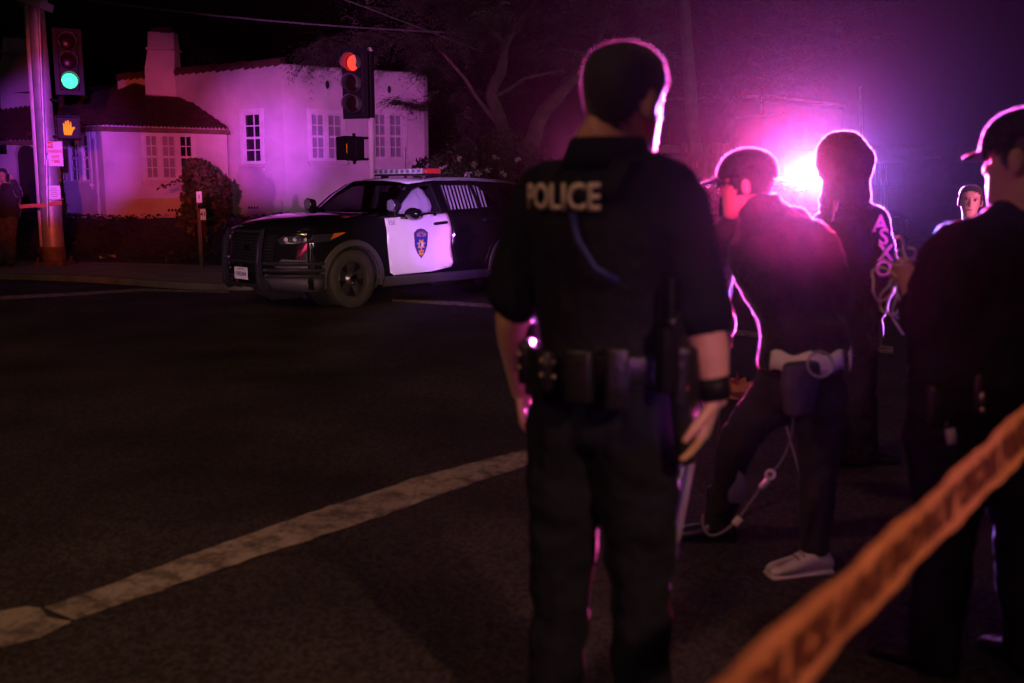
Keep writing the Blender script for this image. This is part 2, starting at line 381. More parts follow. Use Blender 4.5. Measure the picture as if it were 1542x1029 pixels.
BODY = ([(.66, .27), (.44, .25)] + arch(0, radians(-14), radians(194)) + [(-.50, .27), (-2.53, .27)] +
        arch(-3.025, radians(-14), radians(194)) + [(-3.55, .30), (-3.98, .42), (-4.08, .75), (-4.06, 1.08), (-3.92, 1.27), (-3.84, 1.40), (-3.62, 1.57),
        (-3.2, 1.635), (-2.3, 1.665), (-1.65, 1.66), (-1.22, 1.615), (-.96, 1.45), (-.68, 1.20), (-.3, 1.165), (.0, 1.13), (.4, 1.06), (.62, 1.0)])
def side_map(V, off, sgn): return [(v.x, sgn * (sy(v.x, v.y) + off), v.y) for v in V]
def side_patch(mb, outline, holes=(), off=0., sgn=1, s=.07, mat=None):
    V, F = patch2d(outline, holes, s); mb.add(side_map(V, off, sgn), F, mat)
def cross(mb, edge, bx=0., bz=0., n=13, px=2., pz=2., mat=None, inset=0., ins=()):   # surface spanning side edge to side edge
    rows = []
    for i, (x, z) in enumerate(edge):
        w = sy(x, z) - inset; r = []
        BX = bx[i] if isinstance(bx, (list, tuple)) else bx; BZ = bz[i] if isinstance(bz, (list, tuple)) else bz
        for j in range(n):
            t = -1 + 2 * j / (n - 1); r.append((x + BX * (1 - abs(t) ** px), t * w, z + BZ * (1 - abs(t) ** pz)))
        rows.append(r)
    mb.grid(rows, mat)
def fx(y, z):   # front fascia surface
    t = min(1, abs(y) / .86)
    return .62 + .29 * (1 - t ** 3.2) + interp([(.25, -.06), (.4, .03), (.55, .05), (.8, .03), (1.01, -.02)], z) * (1 - t ** 4)
def fascia_patch(mb, outline, off=0., s=.08, mat=None):   # outline in (y,z)
    V, F = patch2d(outline, (), s); mb.add([(fx(v.x, v.y) + off, v.x, v.y) for v in V], F, mat)
M['spotlens'] = nodemat('spotlight_glass', (.22, .22, .25), .2, metal=.3, bump=.4, bscale=60)
M['lensmod'] = nodemat('led_module', (.30, .26, .30), .3, metal=.4)
def build_wheel(x, sgn, root):
    c = Vector((x, sgn * .86, .375))
    w = bpy.data.objects.new('wheel', None); COL.objects.link(w); w.parent = root; w.location = c
    o = -1 * -sgn
    mb = MB(); mb.lathe([(.235, -.12), (.30, -.128), (.345, -.122), (.370, -.10), (.375, -.05), (.375, .05), (.370, .10), (.345, .122), (.30, .128), (.235, .12)], axis='Y', n=48, cap=False)
    for k in range(60):
        a = 2 * pi * k / 60; mb.box((cos(a) * .372, .085, sin(a) * .372), (.018, .05, .012), Matrix.Rotation(-a, 3, 'Y'))
    t = mb.build('tyre', M['rubber'], w, smooth=True)
    mb = MB(); mb.lathe([(.245, -.11), (.235, .0), (.235, .10), (.250, .115), (.243, .122), (.225, .112), (.215, .07)], axis='Y', n=48, cap=False)
    mb.lathe([(.0, .045), (.08, .05), (.10, .075), (.075, .10), (.06, .112), (.0, .114)], axis='Y', n=24, cap=False)
    for k in range(5):
        a = 2 * pi * k / 5 + .3; R = Matrix.Rotation(-a, 3, 'Y')
        mb.add([R @ Vector(p) for p in [(.08, .06, -.055), (.16, .085, -.04), (.225, .07, -.075), (.225, .07, .075), (.16, .085, .04), (.08, .06, .055), (.08, .02, 0), (.225, .02, 0)]],
               [(0, 1, 4, 5), (1, 2, 3, 4), (0, 6, 7, 2), (0, 2, 1), (5, 4, 3), (5, 3, 7, 6)])
    r = mb.build('rim', M['rim'], w, smooth=True, solid=0)
    mb = MB(); mb.lathe([(0, .108), (.055, .112), (.05, .128), (0, .132)], axis='Y', n=20, cap=False)
    for k in range(5):
        a = 2 * pi * k / 5; mb.ell((cos(a) * .057, .112, sin(a) * .057), .011, 8, 5)
    mb.build('hub_cap', M['chrome'], w, smooth=True)
    mb = MB(); mb.lathe([(0, .02), (.235, .02)], axis='Y', n=32, cap=False); mb.lathe([(.0, .03), (.15, .03), (.15, .02)], axis='Y', n=24, cap=False)
    mb.build('brake_disc', M['blackplastic'], w)
    if sgn < 0: w.rotation_euler = (0, 0, pi)
def build_suv(label):
    root = empty('patrol_car', (0, 0, 0), label, 'police car', 'patrol cars')
    # painted body shell with the window openings cut through
    b = MB()
    for s in (1, -1): side_patch(b, BODY, (WF, WR, WG, WQ), 0, s, .085)
    nf = 13
    hood = [(-.68, 1.20), (-.3, 1.165), (.0, 1.13), (.4, 1.06), (.62, 1.0)]
    cross(b, hood, bx=[.18, .19, .2, .24, .285], bz=[.02, .055, .07, .06, .015], px=3, pz=3)
    rear = [(-3.62, 1.57), (-3.84, 1.40), (-3.92, 1.27), (-4.06, 1.08), (-4.08, .75), (-3.98, .42)]
    cross(b, rear, bx=[-.12] * 6, bz=[.02, 0, 0, 0, 0, 0], px=3)
    rows = []
    for z in (1.01, .95, .85, .75, .65, .55, .45, .35, .27):
        rows.append([(fx(y, z) if abs(y) < .9 else .62, y, z) for y in [k / 12 * .94 - .0 for k in range(-12, 13)]])
    b.grid(rows)
    for s in (1, -1):   # corner between fascia and side
        rr = []
        for z in (1.01, .85, .7, .55, .4, .27):
            rr.append([(lerp(.62, .66, t), s * lerp(.94, sy(.64, z), t), z) for t in (0, .5, 1)])
        b.grid(rr)
    body = b.build('body', M['carblack'], root, smooth=True, solid=.012, fix=True)
    # white roof panel
    r = MB(); roof = [(-1.22, 1.615), (-1.65, 1.66), (-2.3, 1.665), (-3.2, 1.635), (-3.62, 1.57)]
    cross(r, roof, bx=[.14, .05, 0, -.04, -.12], bz=[.045, .045, .045, .045, .03], inset=.0)
    r.build('roof', M['carwhite'], root, smooth=True, solid=.01)
    # windscreen
    g = MB(); cross(g, [(-.68, 1.202), (-.80, 1.31), (-.96, 1.45), (-1.22, 1.615)], bx=[.18, .17, .155, .14], bz=[.02, .03, .04, .045], px=3, pz=3, inset=.055)
    g.build('windshield', M['tint'], root, smooth=True)
    g = MB()
    cross(g, [(-3.64, 1.555), (-3.75, 1.47), (-3.85, 1.36)], bx=-.13, px=3, inset=.13, bz=.006); g.build('rear_window', M['tint'], root, smooth=True)
    for s in (1, -1):
        for k, (Wn, mt) in enumerate(((WF, 'carglass'), (WR, 'carglass'), (WG, 'carglass'), (WQ, 'tint'))):
            g = MB(); cx = sum(p[0] for p in Wn) / len(Wn); cz = sum(p[1] for p in Wn) / len(Wn)
            side_patch(g, [(lerp(p[0], cx, -.03), lerp(p[1], cz, -.03)) for p in Wn], (), -.02, s, .12)
            w = g.build('side_window', M[mt], root, smooth=True)
            f = MB(); lp = [(x, s * (sy(x, z) + .004), z) for x, z in dens(Wn, .1)]; lp.append(lp[0])
            f.tube(lp, .009, 6, caps=False); f.build('window_seal', M['blackplastic'] if k else M['steelbar'], w, smooth=True)
        # doors
        d = MB(); side_patch(d, DF, (), .006, s, .06); df = d.build('door', M['carwhite'], root, smooth=True, solid=.02); df['label'] = 'white front door with police shield'
        h = MB(); h.tube([(-1.44, s * (sy(-1.44, 1.06) + .01), 1.055), (-1.46, s * (sy(-1.46, 1.06) + .05), 1.06), (-1.65, s * (sy(-1.6, 1.06) + .05), 1.075), (-1.67, s * (sy(-1.67, 1.06) + .01), 1.075)], [.018, .022, .022, .018], 8)
        h.build('handle', M['blackplastic'], df, smooth=True)
        d = MB(); side_patch(d, DR, (), .005, s, .07); dr = d.build('door', M['carblack'], root, smooth=True, solid=.02); dr['label'] = 'black rear door'
        h = MB(); h.tube([(-2.42, s * (sy(-2.42, 1.1) + .01), 1.09), (-2.44, s * (sy(-2.44, 1.1) + .05), 1.095), (-2.62, s * (sy(-2.6, 1.1) + .05), 1.105), (-2.64, s * (sy(-2.64, 1.1) + .01), 1.105)], [.018, .022, .022, .018], 8)
        h.build('handle', M['blackplastic'], dr, smooth=True)
        # shield emblem on the door (flat decal, slightly proud)
        ec = (-1.17, .80)
        def E(u, v, off): x = ec[0] - u; z = ec[1] + v; return (x, s * (sy(x, z) + .012 + off), z)
        def shield(k): return [(a * k, bb * k) for a, bb in [(0, -.215), (-.07, -.14), (-.115, -.04), (-.125, .06), (-.13, .14), (-.07, .185), (0, .20), (.07, .185), (.13, .14), (.125, .06), (.115, -.04), (.07, -.14)]]
        def decal(name, out, off, mat, par):
            V, F = patch2d(out, (), .05); q = MB(); q.add([E(v.x, v.y, off) for v in V], F); return q.build(name, M[mat], par)
        em = decal('shield_emblem', shield(1), 0, 'maroonprint', df)
        decal('shield_field', shield(.9), .002, 'navyprint', df)
        star = []
        for k in range(14):
            a = pi / 2 + 2 * pi * k / 14; rr = .085 if k % 2 else .045
            star.append((cos(a) * rr, sin(a) * rr - .02))
        decal('emblem_star', star, .004, 'gold', df)
        decal('emblem_ribbon', [(-.05, -.10), (.05, -.10), (.04, -.155), (0, -.175), (-.04, -.155)], .004, 'gold', df)
        decal('emblem_seal', [(cos(2 * pi * k / 16) * .034, sin(2 * pi * k / 16) * .034 - .02) for k in range(16)], .006, 'plate', df)
        decal('emblem_seal_half', [(cos(pi / 2 + pi * k / 8) * .034, sin(pi / 2 + pi * k / 8) * .034 - .02) for k in range(9)], .008, 'greenprint', df)
        q = MB()
        dirx = -s
        def T(txt, size, u, v, ang, mat, bold=.02):
            V, F = textmesh(txt, size, bold); ca, sa = cos(ang), sin(ang)
            vs = [E((u + (p.x * ca - p.y * sa)) * (1 if s > 0 else -1), v + p.x * sa + p.y * ca, .006) for p in V]
            q.add(vs, F, mat)
        for k, ch in enumerate('VALLEJO'):
            a = (k - 3) * -.27; T(ch, .042, sin(-a) * .10, .045 + cos(a) * .10, a, M['gold'])
        q.build('door_lettering', M['gold'], df); q = MB()
        for k, ch in enumerate('POLICE'): T(ch, .042, (k - 2.5) * .028, .098, 0, M['gold'])
        q.build('door_lettering', M['gold'], df); q = MB()
        T('1900', .035, 0, -.128, 0, M['maroonprint'])
        q.build('door_lettering', M['gold'], df); q = MB()
        T('150', .085, -.50 * (1 if s > 0 else 1) if s > 0 else -.45, .285, 0, M['ink'], 0)
        q.build('unit_number', M['ink'], df)
        # curtain air bag filling the driver window, bars across the rear one
        # mirror
        m = MB(); m.ell((-.93, s * 1.10, 1.205), (.095, .145, .085), 16, 10); m.box((-.90, s * .97, 1.15), (.09, .14, .035))
        mm = m.build('mirror', M['carblack'], root, smooth=True)
        m = MB(); m.ell((-1.015, s * 1.10, 1.205), (.012, .105, .07), 14, 6); m.build('mirror_glass', M['chrome'], mm, smooth=True)
        # spotlight at the A pillar
        m = MB(); m.lathe([(.02, -.11), (.07, -.09), (.085, -.02), (.088, .02), (.08, .03)], (-.70, s * .95, 1.32), 'X', 20); m.tube([(-.74, s * .95, 1.25), (-.78, s * .90, 1.17)], .016, 8)
        sp = m.build('spotlight', M['steelbar'], root, smooth=True)
        m = MB(); m.lathe([(0, .045), (.04, .042), (.078, .03)], (-.70, s * .95, 1.32), 'X', 20, cap=False)
        for k in range(3): m.box((-.655, s * .95, 1.28 + k * .04), (.006, .13, .006)); m.box((-.655, s * (.91 + k * .04), 1.32), (.006, .006, .13))
        m.build('spotlight_lens', M['spotlens'], sp, smooth=True)
        # wheel arch trim and rocker
        for cx in (0, -3.025):
            t = MB(); rows = []
            for i in range(25):
                a = radians(-14 + 208 * i / 24); row = []
                for rr, off in ((.432, -.05), (.435, .022), (.50, .020), (.512, .0)):
                    x = cx + rr * cos(a); z = .375 + rr * sin(a); row.append((x, s * (sy(x, max(z, .26)) + off), max(z, .25)))
                rows.append(row)
            t.grid(rows); t.build('wheel_arch', M['carplastic'], root, smooth=True)
            k_ = MB(); rows = []
            for i in range(17):
                a = radians(-20 + 220 * i / 16)
                rows.append([(cx + .45 * cos(a), s * yy, .375 + .45 * sin(a)) for yy in (.55, .93)])
            k_.grid(rows); k_.add([(cx + .45 * cos(radians(i * 12)), s * .56, .375 + .45 * sin(radians(i * 12))) for i in range(30)], [tuple(range(30))]); k_.build('wheel_well', M['dark'], root)
        t = MB(); rows = []
        for x in [-.50 - 2.03 * i / 12 for i in range(13)]:
            rows.append([(x, s * (sy(x, z) + o), z) for z, o in ((.22, -.04), (.24, .012), (.33, .03), (.355, .028), (.37, .004))])
        t.grid(rows); t.build('side_sill', M['carplastic'], root, smooth=True)
        for x in (0, -3.025): build_wheel(x, s, root)
        # headlamp, indicator, fog housing
        hl = [(.36, .88), (.66, .86), (.66, .94), (.62, .965), (.30, .975), (.12, .985)]
        q = MB(); V, F = patch2d(hl, (), .05); q.add(side_map(V, .004, s), F); V, F = patch2d([(s * .94, .86), (s * .94, .95), (s * .60, .94), (s * .54, .90), (s * .58, .84)], (), .06)
        q.add([(fx(v.x, v.y) + .006, v.x, v.y) for v in V], F); hm = q.build('headlight', M['lenshead'], root, smooth=True)
        for k in range(3):
            q = MB(); q.ell((fx(s * (.64 + .1 * k), .90) + .0, s * (.64 + .1 * k), .90), (.022, .035, .026), 12, 8); q.build('lamp_bulb', M['lenswhite'], hm, smooth=True)
        q = MB(); V, F = patch2d([(.12, .985), (.30, .975), (.36, .90), (.26, .93)], (), .05); q.add(side_map(V, .007, s), F); q.build('turn_signal', M['lensamber'], hm)
        q = MB(); fascia_patch(q, [(s * .55, .52), (s * .86, .54), (s * .86, .63), (s * .62, .66), (s * .52, .58)], .012); q.build('fog_lamp_bezel', M['carplastic'], root, smooth=True)
        q = MB(); V, F = patch2d([(-4.09, 1.05), (-3.96, 1.22), (-3.72, 1.19), (-3.85, 1.02), (-4.06, .95)], (), .06); q.add(side_map(V, .006, s), F); q.build('tail_light', M['lensred'], root)
        # wrap-around fender guard bars
        for kk, z in enumerate((.60, .515, .44)):
            q = MB(); pts = []
            for y in [.44 + .46 * i / 8 for i in range(9)]: pts.append((fx(y, z) + .075, s * y, z))
            pts += [(.60, s * (sy(.6, z) + .055), z), (.50, s * (sy(.5, z) + .05), z)]
            q.tube(pts, .028, 8, dome=1); q.build('guard_bar', M['steelbar'], root, smooth=True)
        q = MB(); rows = []
        for z in (.42, .33, .24): rows.append([(fx(y, z) + .05 + (.42 - z) * -.1, s * y, z) for y in [.30 + .58 * i / 7 for i in range(8)]] + [(.56, s * (sy(.56, z) + .03), z), (.46, s * (sy(.46, z) + .03), z)])
        q.grid(rows); q.build('lower_bumper', M['carplastic'], root, smooth=True, solid=.01)
    # bumper centre, grille
    q = MB(); fascia_patch(q, [(-.54, .94), (-.50, .64), (-.40, .57), (.40, .57), (.50, .64), (.54, .94), (.4, .98), (-.4, .98)], .008); gr = q.build('grille', M['blackplastic'], root, smooth=True)
    for k in range(9):
        z = .61 + .04 * k; q = MB(); q.tube([(fx(y, z) + .014, y, z) for y in [-.48 + .12 * i for i in range(9)]], .006, 5); q.build('grille_bar', M['steelbar'], gr)
    q = MB(); q.ell((fx(0, .78) + .03, 0, .78), (.014, .105, .042), 20, 8); q.build('oval_badge', M['chrome'], gr, smooth=True)
    # push bumper
    pr = bpy.data.objects.new('push_bumper', None); COL.objects.link(pr); pr.parent = root
    for y in (-.40, .40):
        prof = [(.90, .26), (1.02, .24), (1.09, .34), (1.10, .60), (1.07, .85), (.985, 1.04), (.945, 1.04), (1.0, .82), (1.02, .6), (1.0, .4), (.90, .36)]
        pb = MB(); pb.prism([(x, y - .025, z) for x, z in prof], (0, .05, 0)); pb.build('upright', M['steelbar'], pr, bevel=.012)
    for z, x, rr in ((1.00, .985, .02), (.62, 1.06, .022), (.31, 1.04, .024)):
        q = MB(); q.tube([(x, -.40, z), (x, .40, z)], rr, 8); q.build('crossbar', M['steelbar'], pr, smooth=True)
    q = MB(); q.box((1.065, 0, .46), (.008, .305, .155)); pl = q.build('number_plate', M['plate'], root, bevel=.006)
    q = MB(); place_text(q, '1582604', .075, (1.071, 0, .45), (0, 1, 0), (0, 0, 1), .02); place_text(q, 'CALIFORNIA', .028, (1.071, 0, .515), (0, 1, 0), (0, 0, 1), .02); q.build('plate_lettering', M['navyprint'], pl)
    for y in (-.27, .27):
        q = MB(); q.lathe([(.03, -.04), (.045, 0), (.04, .02)], (1.05, y, .37), 'X', 14); bl = q.build('driving_lamp', M['chrome'], pr, smooth=True)
    # rear plate, rear bumper
    q = MB(); cross(q, [(-4.10, .62), (-4.12, .5), (-4.02, .38)], bx=-.13, px=3, inset=-.01); q.build('rear_bumper', M['carplastic'], root, smooth=True)
    # roof rails, antenna, bars
    for s in (1, -1):
        q = MB(); q.tube([(x, s * (sy(x, z) - .045), z + .045) for x, z in [(-1.5, 1.62), (-1.75, 1.645), (-2.4, 1.65), (-3.1, 1.62), (-3.5, 1.57)]], .016, 8); q.build('roof_rail', M['galv'], root, smooth=True)
    q = MB(); q.tube([(-1.98, -.25, 1.69), (-1.99, -.25, 2.16)], .004, 6); q.ell((-1.98, -.25, 1.705), .03, 10, 6); q.build('antenna', M['blackplastic'], root)
    # lightbar
    lb = MB(); lb.box((-1.78, 0, 1.745), (.24, 1.22, .025)); lbr = lb.build('lightbar', M['steelbar'], root, bevel=.01)
    nseg = 10
    for k in range(nseg):
        y = -.61 + 1.22 * (k + .5) / nseg
        q = MB(); q.box((-1.78, y, 1.795), (.26, 1.22 / nseg - .006, .072)); q.build('lightbar_lens', M['lenswhite'] if k not in (nseg - 1,) else M['lensred'], lbr, bevel=.008)
        for dx in (-.135, .135): q = MB(); q.box((-1.78 + dx, y, 1.795), (.01, .06, .04)); q.build('light_module', M['lensmod'], lbr)
    for y in (-.5, .5):
        q = MB(); q.box((-1.78, y, 1.72), (.10, .06, .05)); q.build('lightbar_foot', M['steelbar'], lbr)
    # interior
    q = MB(); q.box((-1.9, 0, .56), (4.0, 1.05, .5)); q.box((-1.75, 0, .62), (2.0, 1.75, .62)); q.box((-.8, 0, 1.04), (.45, 1.6, .18)); q.build('floor_pan', M['dark'], root)
    for y in (-.42, .42):
        q = MB(); q.box((-1.55, y, .98), (.5, .5, .16)); q.box((-1.82, y, 1.22), (.14, .5, .55), Matrix.Rotation(radians(-12), 3, 'Y')); q.ell((-1.9, y, 1.50), (.06, .13, .09)); q.build('seat', M['seat'], root, bevel=.05, smooth=True)
    q = MB(); q.box((-2.05, 0, 1.25), (.03, 1.45, .55)); q.build('partition', M['seat'], root)
    q = MB(); q.tube([(-1.05 + .06 * sin(a), .42 + .18 * cos(a), 1.16 + .17 * sin(a)) for a in [2 * pi * i / 20 for i in range(21)]], .014, 6, caps=False); q.build('steering_wheel', M['seat'], root)
    return root
def add_airbag(root):
    s = 1; ab = [(-.88, 1.20), (-.98, 1.34), (-1.12, 1.455), (-1.22, 1.52), (-1.34, 1.565), (-1.46, 1.575), (-1.53, 1.54), (-1.56, 1.46), (-1.60, 1.40), (-1.62, 1.30), (-1.58, 1.22), (-1.3, 1.18)]
    V, F = patch2d(ab, (), .03); q = MB(); cx, cz = -1.28, 1.36; vs = []
    for v in V:
        e = min((Vector(v) - Vector(a).lerp(Vector(b_), max(0, min(1, (Vector(v) - Vector(a)).dot(Vector(b_) - Vector(a)) / (Vector(b_) - Vector(a)).length_squared)))).length for a, b_ in zip(ab, ab[1:] + ab[:1]))
        d = .07 * (1 - math.exp(-e / .05)) + .018 * noise.noise(Vector((v.x * 9, v.y * 9, 0)))
        vs.append((v.x, sy(v.x, v.y) - .13 + d, v.y))
    q.add(vs, F); q.build('airbag', M['airbag'], root, smooth='all', solid=.01)
def add_bars(root):
    for s in (1, -1):
        for k in range(12):
            x = -1.84 - .072 * k; q = MB(); zt = 1.59
            q.tube([(x, s * (sy(x, 1.26) - .045), 1.25), (x, s * (sy(x, zt) - .045), zt)], .014, 6); q.build('window_bar', M['barmetal'], root, smooth=True)
suv = build_suv('black police SUV with white front door and push bumper stopped by the kerb')
TH = radians(46.9)
suv_b = copy_tree(suv)
add_airbag(suv); add_bars(suv)
suv.location = (-2.78, 13.66, 0); suv.rotation_euler = (0, 0, TH + pi)

# unseen stand-in cars added behind the camera: their roofs cut the house beams
block_suv_d = copy_tree(suv_b)
for c in list(block_suv_d.children):
    if c.name.split('.')[0] in ('lightbar', 'antenna', 'push_bumper', 'roof_rail'):
        for g in list(c.children): bpy.data.objects.remove(g)
        bpy.data.objects.remove(c)
block_suv_e = copy_tree(block_suv_d)
block_suv_d['label'] = 'stand-in patrol car added behind the camera to cut the house beams, farther one'
block_suv_e['label'] = 'stand-in patrol car added behind the camera to cut the house beams, nearer one'
block_suv_d.location = (-3.7, -8.6, .03); block_suv_e.location = (.3, -6., .03)
# ---------------------------------------------------------------- ground, pavement, bank
def struct(o): o['kind'] = 'structure'; return o
mb = MB(); xs = [-200, -60, -20, 0, 20, 60, 200]; ys = [-18, -5, 10, 30, 60, 120, 205]
mb.grid([[(x, y, 0) for x in xs] for y in ys]); struct(mb.build('road', M['asphalt']))
KERB = [(-60, 19.3), (-20, 18.0), (-8.9, 17.3), (-6.9, 16.6), (-5.2, 15.45), (-4.5, 15.1), (-4.0, 15.15), (-3.4, 15.6), (-2.5, 16.5), (0, 19.2), (6, 26), (12, 31), (30, 36), (80, 42)]
def resample(poly, s):
    out = [Vector(poly[0])]; 
    for a, b in zip(poly, poly[1:]):
        a = Vector(a); b = Vector(b); k = max(1, round((b - a).length / s))
        out += [a.lerp(b, j / k) for j in range(1, k + 1)]
    return out
KP = resample(KERB, .5)
for _ in range(4): KP = [KP[0]] + [(KP[i - 1] + KP[i] * 2 + KP[i + 1]) / 4 for i in range(1, len(KP) - 1)] + [KP[-1]]
def knorm(i):
    t = (KP[min(i + 1, len(KP) - 1)] - KP[max(i - 1, 0)]).normalized(); return Vector((-t.y, t.x))
def koff(i, d): p = KP[i] + knorm(i) * d; return p
mb = MB(); rows = []
for i in range(len(KP)):
    a, b, c_ = koff(i, 0), koff(i, .02), koff(i, .16); rows.append([(a.x, a.y, -.02), (a.x, a.y, .07), (b.x, b.y, .10), (c_.x, c_.y, .102), (c_.x, c_.y, -.02)])
mb.grid(rows); struct(mb.build('kerb', M['kerb'], smooth=True))
sw = bpy.data.objects.new('pavement', None); COL.objects.link(sw); struct(sw)
LW = 2.9
i = 0
while i + 3 < len(KP):
    if -40 < KP[i].x < 34:
        for (d0, d1) in ((.175, 1.45), (1.465, LW)):
            q = MB(); pts = [koff(k, d0) for k in range(i, i + 4)]; pt2 = [koff(k, d1) for k in range(i, i + 4)]
            pts[-1] = pts[-1].lerp(pts[-2], .03); pt2[-1] = pt2[-1].lerp(pt2[-2], .03)
            dz = random.uniform(-.004, .004)
            q.prism([(p.x, p.y, .0) for p in pts] + [(p.x, p.y, .0) for p in pt2[::-1]], (0, 0, .10 + dz)); q.build('slab', M['concrete'], sw)
    i += 3
KS = KP[::2]
kd_poly = [tuple(p) for p in KP] + [(80, 200), (-60, 200)]
def kdist(x, y):
    p = Vector((x, y)); best = 1e9
    for a, b in zip(KS, KS[1:]):
        d = b - a; t = max(0, min(1, (p - a).dot(d) / d.length_squared)); best = min(best, (p - a - d * t).length)
    return best if inpoly((x, y), kd_poly) else -best
def sst(a, b, x): t = max(0, min(1, (x - a) / (b - a))); return t * t * (3 - 2 * t)
def bankz(x, y, n=True):
    d = kdist(x, y)
    z = -.06 if d < .3 else .04 if d < LW - .25 else .07 + .76 * sst(LW - .1, 8.0, d) * sst(2.5, -3, x)
    if n and d > LW: z += .05 * noise.noise(Vector((x * .8, y * .8, 0)))
    return z
mb = MB(); mb.grid([[(x, y, bankz(x, y)) for x in [-42 + 1.0 * a for a in range(30)] + [-12 + .5 * a for a in range(34)] + [5 + 2. * a for a in range(14)]] for y in [14 + .5 * b for b in range(40)] + [34 + 4 * b for b in range(8)]])
struct(mb.build('bank_terrain', M['soil'], smooth='all'))
def leaves(mb, c, R, n, size, mats=None, droop=.0, flat=1.):
    for _ in range(n):
        while True:
            q = Vector((random.uniform(-1, 1), random.uniform(-1, 1), random.uniform(-1, 1)))
            if q.length < 1: break
        p = Vector(c) + Vector((q.x * R[0], q.y * R[1], q.z * R[2]))
        s = size * random.uniform(.6, 1.4); u = Vector((random.gauss(0, 1), random.gauss(0, 1), random.gauss(0, 1) * flat - droop)).normalized(); w = u.orthogonal().normalized()
        w = Matrix.Rotation(random.uniform(0, 6.3), 3, u) @ w
        mb.add([p - u * s, p + w * s * .45, p + u * s, p - w * s * .45], [(0, 1, 2, 3)], mats[int(random.random() * len(mats))] if mats else None)
mb = MB()
random.seed(3)
for _ in range(17000):
    x = random.uniform(-19, 1); y = random.uniform(17.5, 27); d = kdist(x, y)
    if d < LW + random.uniform(-.12, .3) or d > 8.2: continue
    n_ = noise.noise(Vector((x * .9, y * .9, 3)))
    if n_ < -.18 and random.random() < .7: continue
    h = bankz(x, y) + .02 + max(0, n_) * .38 * random.random() + .10 * random.random(); s = random.uniform(.04, .085)
    a = random.uniform(0, 6.3); tl = random.uniform(-.7, .9); u = Vector((cos(a), sin(a), tl)).normalized(); w = u.cross(Vector((0, 0, 1))).normalized()
    p = Vector((x, y, h)); mb.add([p - u * s, p + w * s * .6, p + u * s, p - w * s * .6], [(0, 1, 2, 3)], M['leafdry'] if (random.random() < .25 or n_ > .35) else M['leaf'])
o = mb.build('ivy_ground_cover', None, fix=False); tag(o, 'dark ivy and dry leaves covering the bank below the white house', 'ivy', kind='stuff')
# painted markings
def outline_on_ground(pts, z=.004): return [tuple(G(x, y, 0).xy) for x, y in pts]
def marking(name, pts, jag=.006, s=.12):
    pl = dens(outline_on_ground(pts), s); random.seed(len(pl)); pl = [(x + random.uniform(-jag, jag), y + random.uniform(-jag, jag)) for x, y in pl]
    V, F = patch2d(pl, (), 5.); q = MB(); q.add([(v.x, v.y, .004) for v in V], F); return struct(q.build(name, M['paint']))
marking('stop_line', [(-120, 1012), (-120, 962), (-40, 934), (0, 921), (40, 914), (62, 918), (72, 930), (108, 938), (62, 962), (0, 977), (-60, 995)], .008, .07)
marking('stop_line', [(66, 917), (190, 872), (300, 832), (460, 776), (640, 716), (800, 676), (905, 648), (905, 668), (803, 699), (700, 733), (560, 784), (380, 842), (215, 900), (112, 936), (90, 926)], .008, .07)
marking('crossing_line', [(-80, 449), (0, 446.5), (110, 441), (220, 435), (240, 436), (345, 439), (345, 442), (240, 439.5), (215, 439), (110, 446), (0, 452), (-80, 455)], .004, .3)
marking('crossing_line', [(590, 451), (690, 455), (760, 460), (920, 478), (1100, 496), (1345, 522), (1345, 534), (1090, 503), (920, 484), (750, 465), (680, 460), (590, 455)], .006, .3)
marking('lane_line', [(1300, 352), (1420, 340), (1542, 330), (1542, 332), (1420, 343), (1300, 356)], .002, 1)
# asphalt cracks and a manhole-free seam
for k, pts in enumerate(([(0, 700), (180, 655), (420, 668), (600, 640), (740, 655)], [(520, 1029), (560, 900), (520, 820), (600, 700)], [(150, 560), (420, 520), (740, 500)], [(0, 820), (120, 770), (260, 790), (420, 745)], [(300, 1029), (330, 940), (420, 900), (500, 830)], [(600, 560), (560, 620), (640, 700)])):
    q = MB(); r = []
    P3 = []
    for a, b in zip(pts, pts[1:]):
        for j in range(8): P3.append(G(lerp(a[0], b[0], j / 8), lerp(a[1], b[1], j / 8)))
    for p in P3:
        jx = random.uniform(-.03, .03); r.append([(p.x + jx, p.y + jx - .009, .003), (p.x + jx, p.y + jx + random.uniform(-.004, .009), .003)])
    q.grid(r); struct(q.build('asphalt_seam', M['dark']))

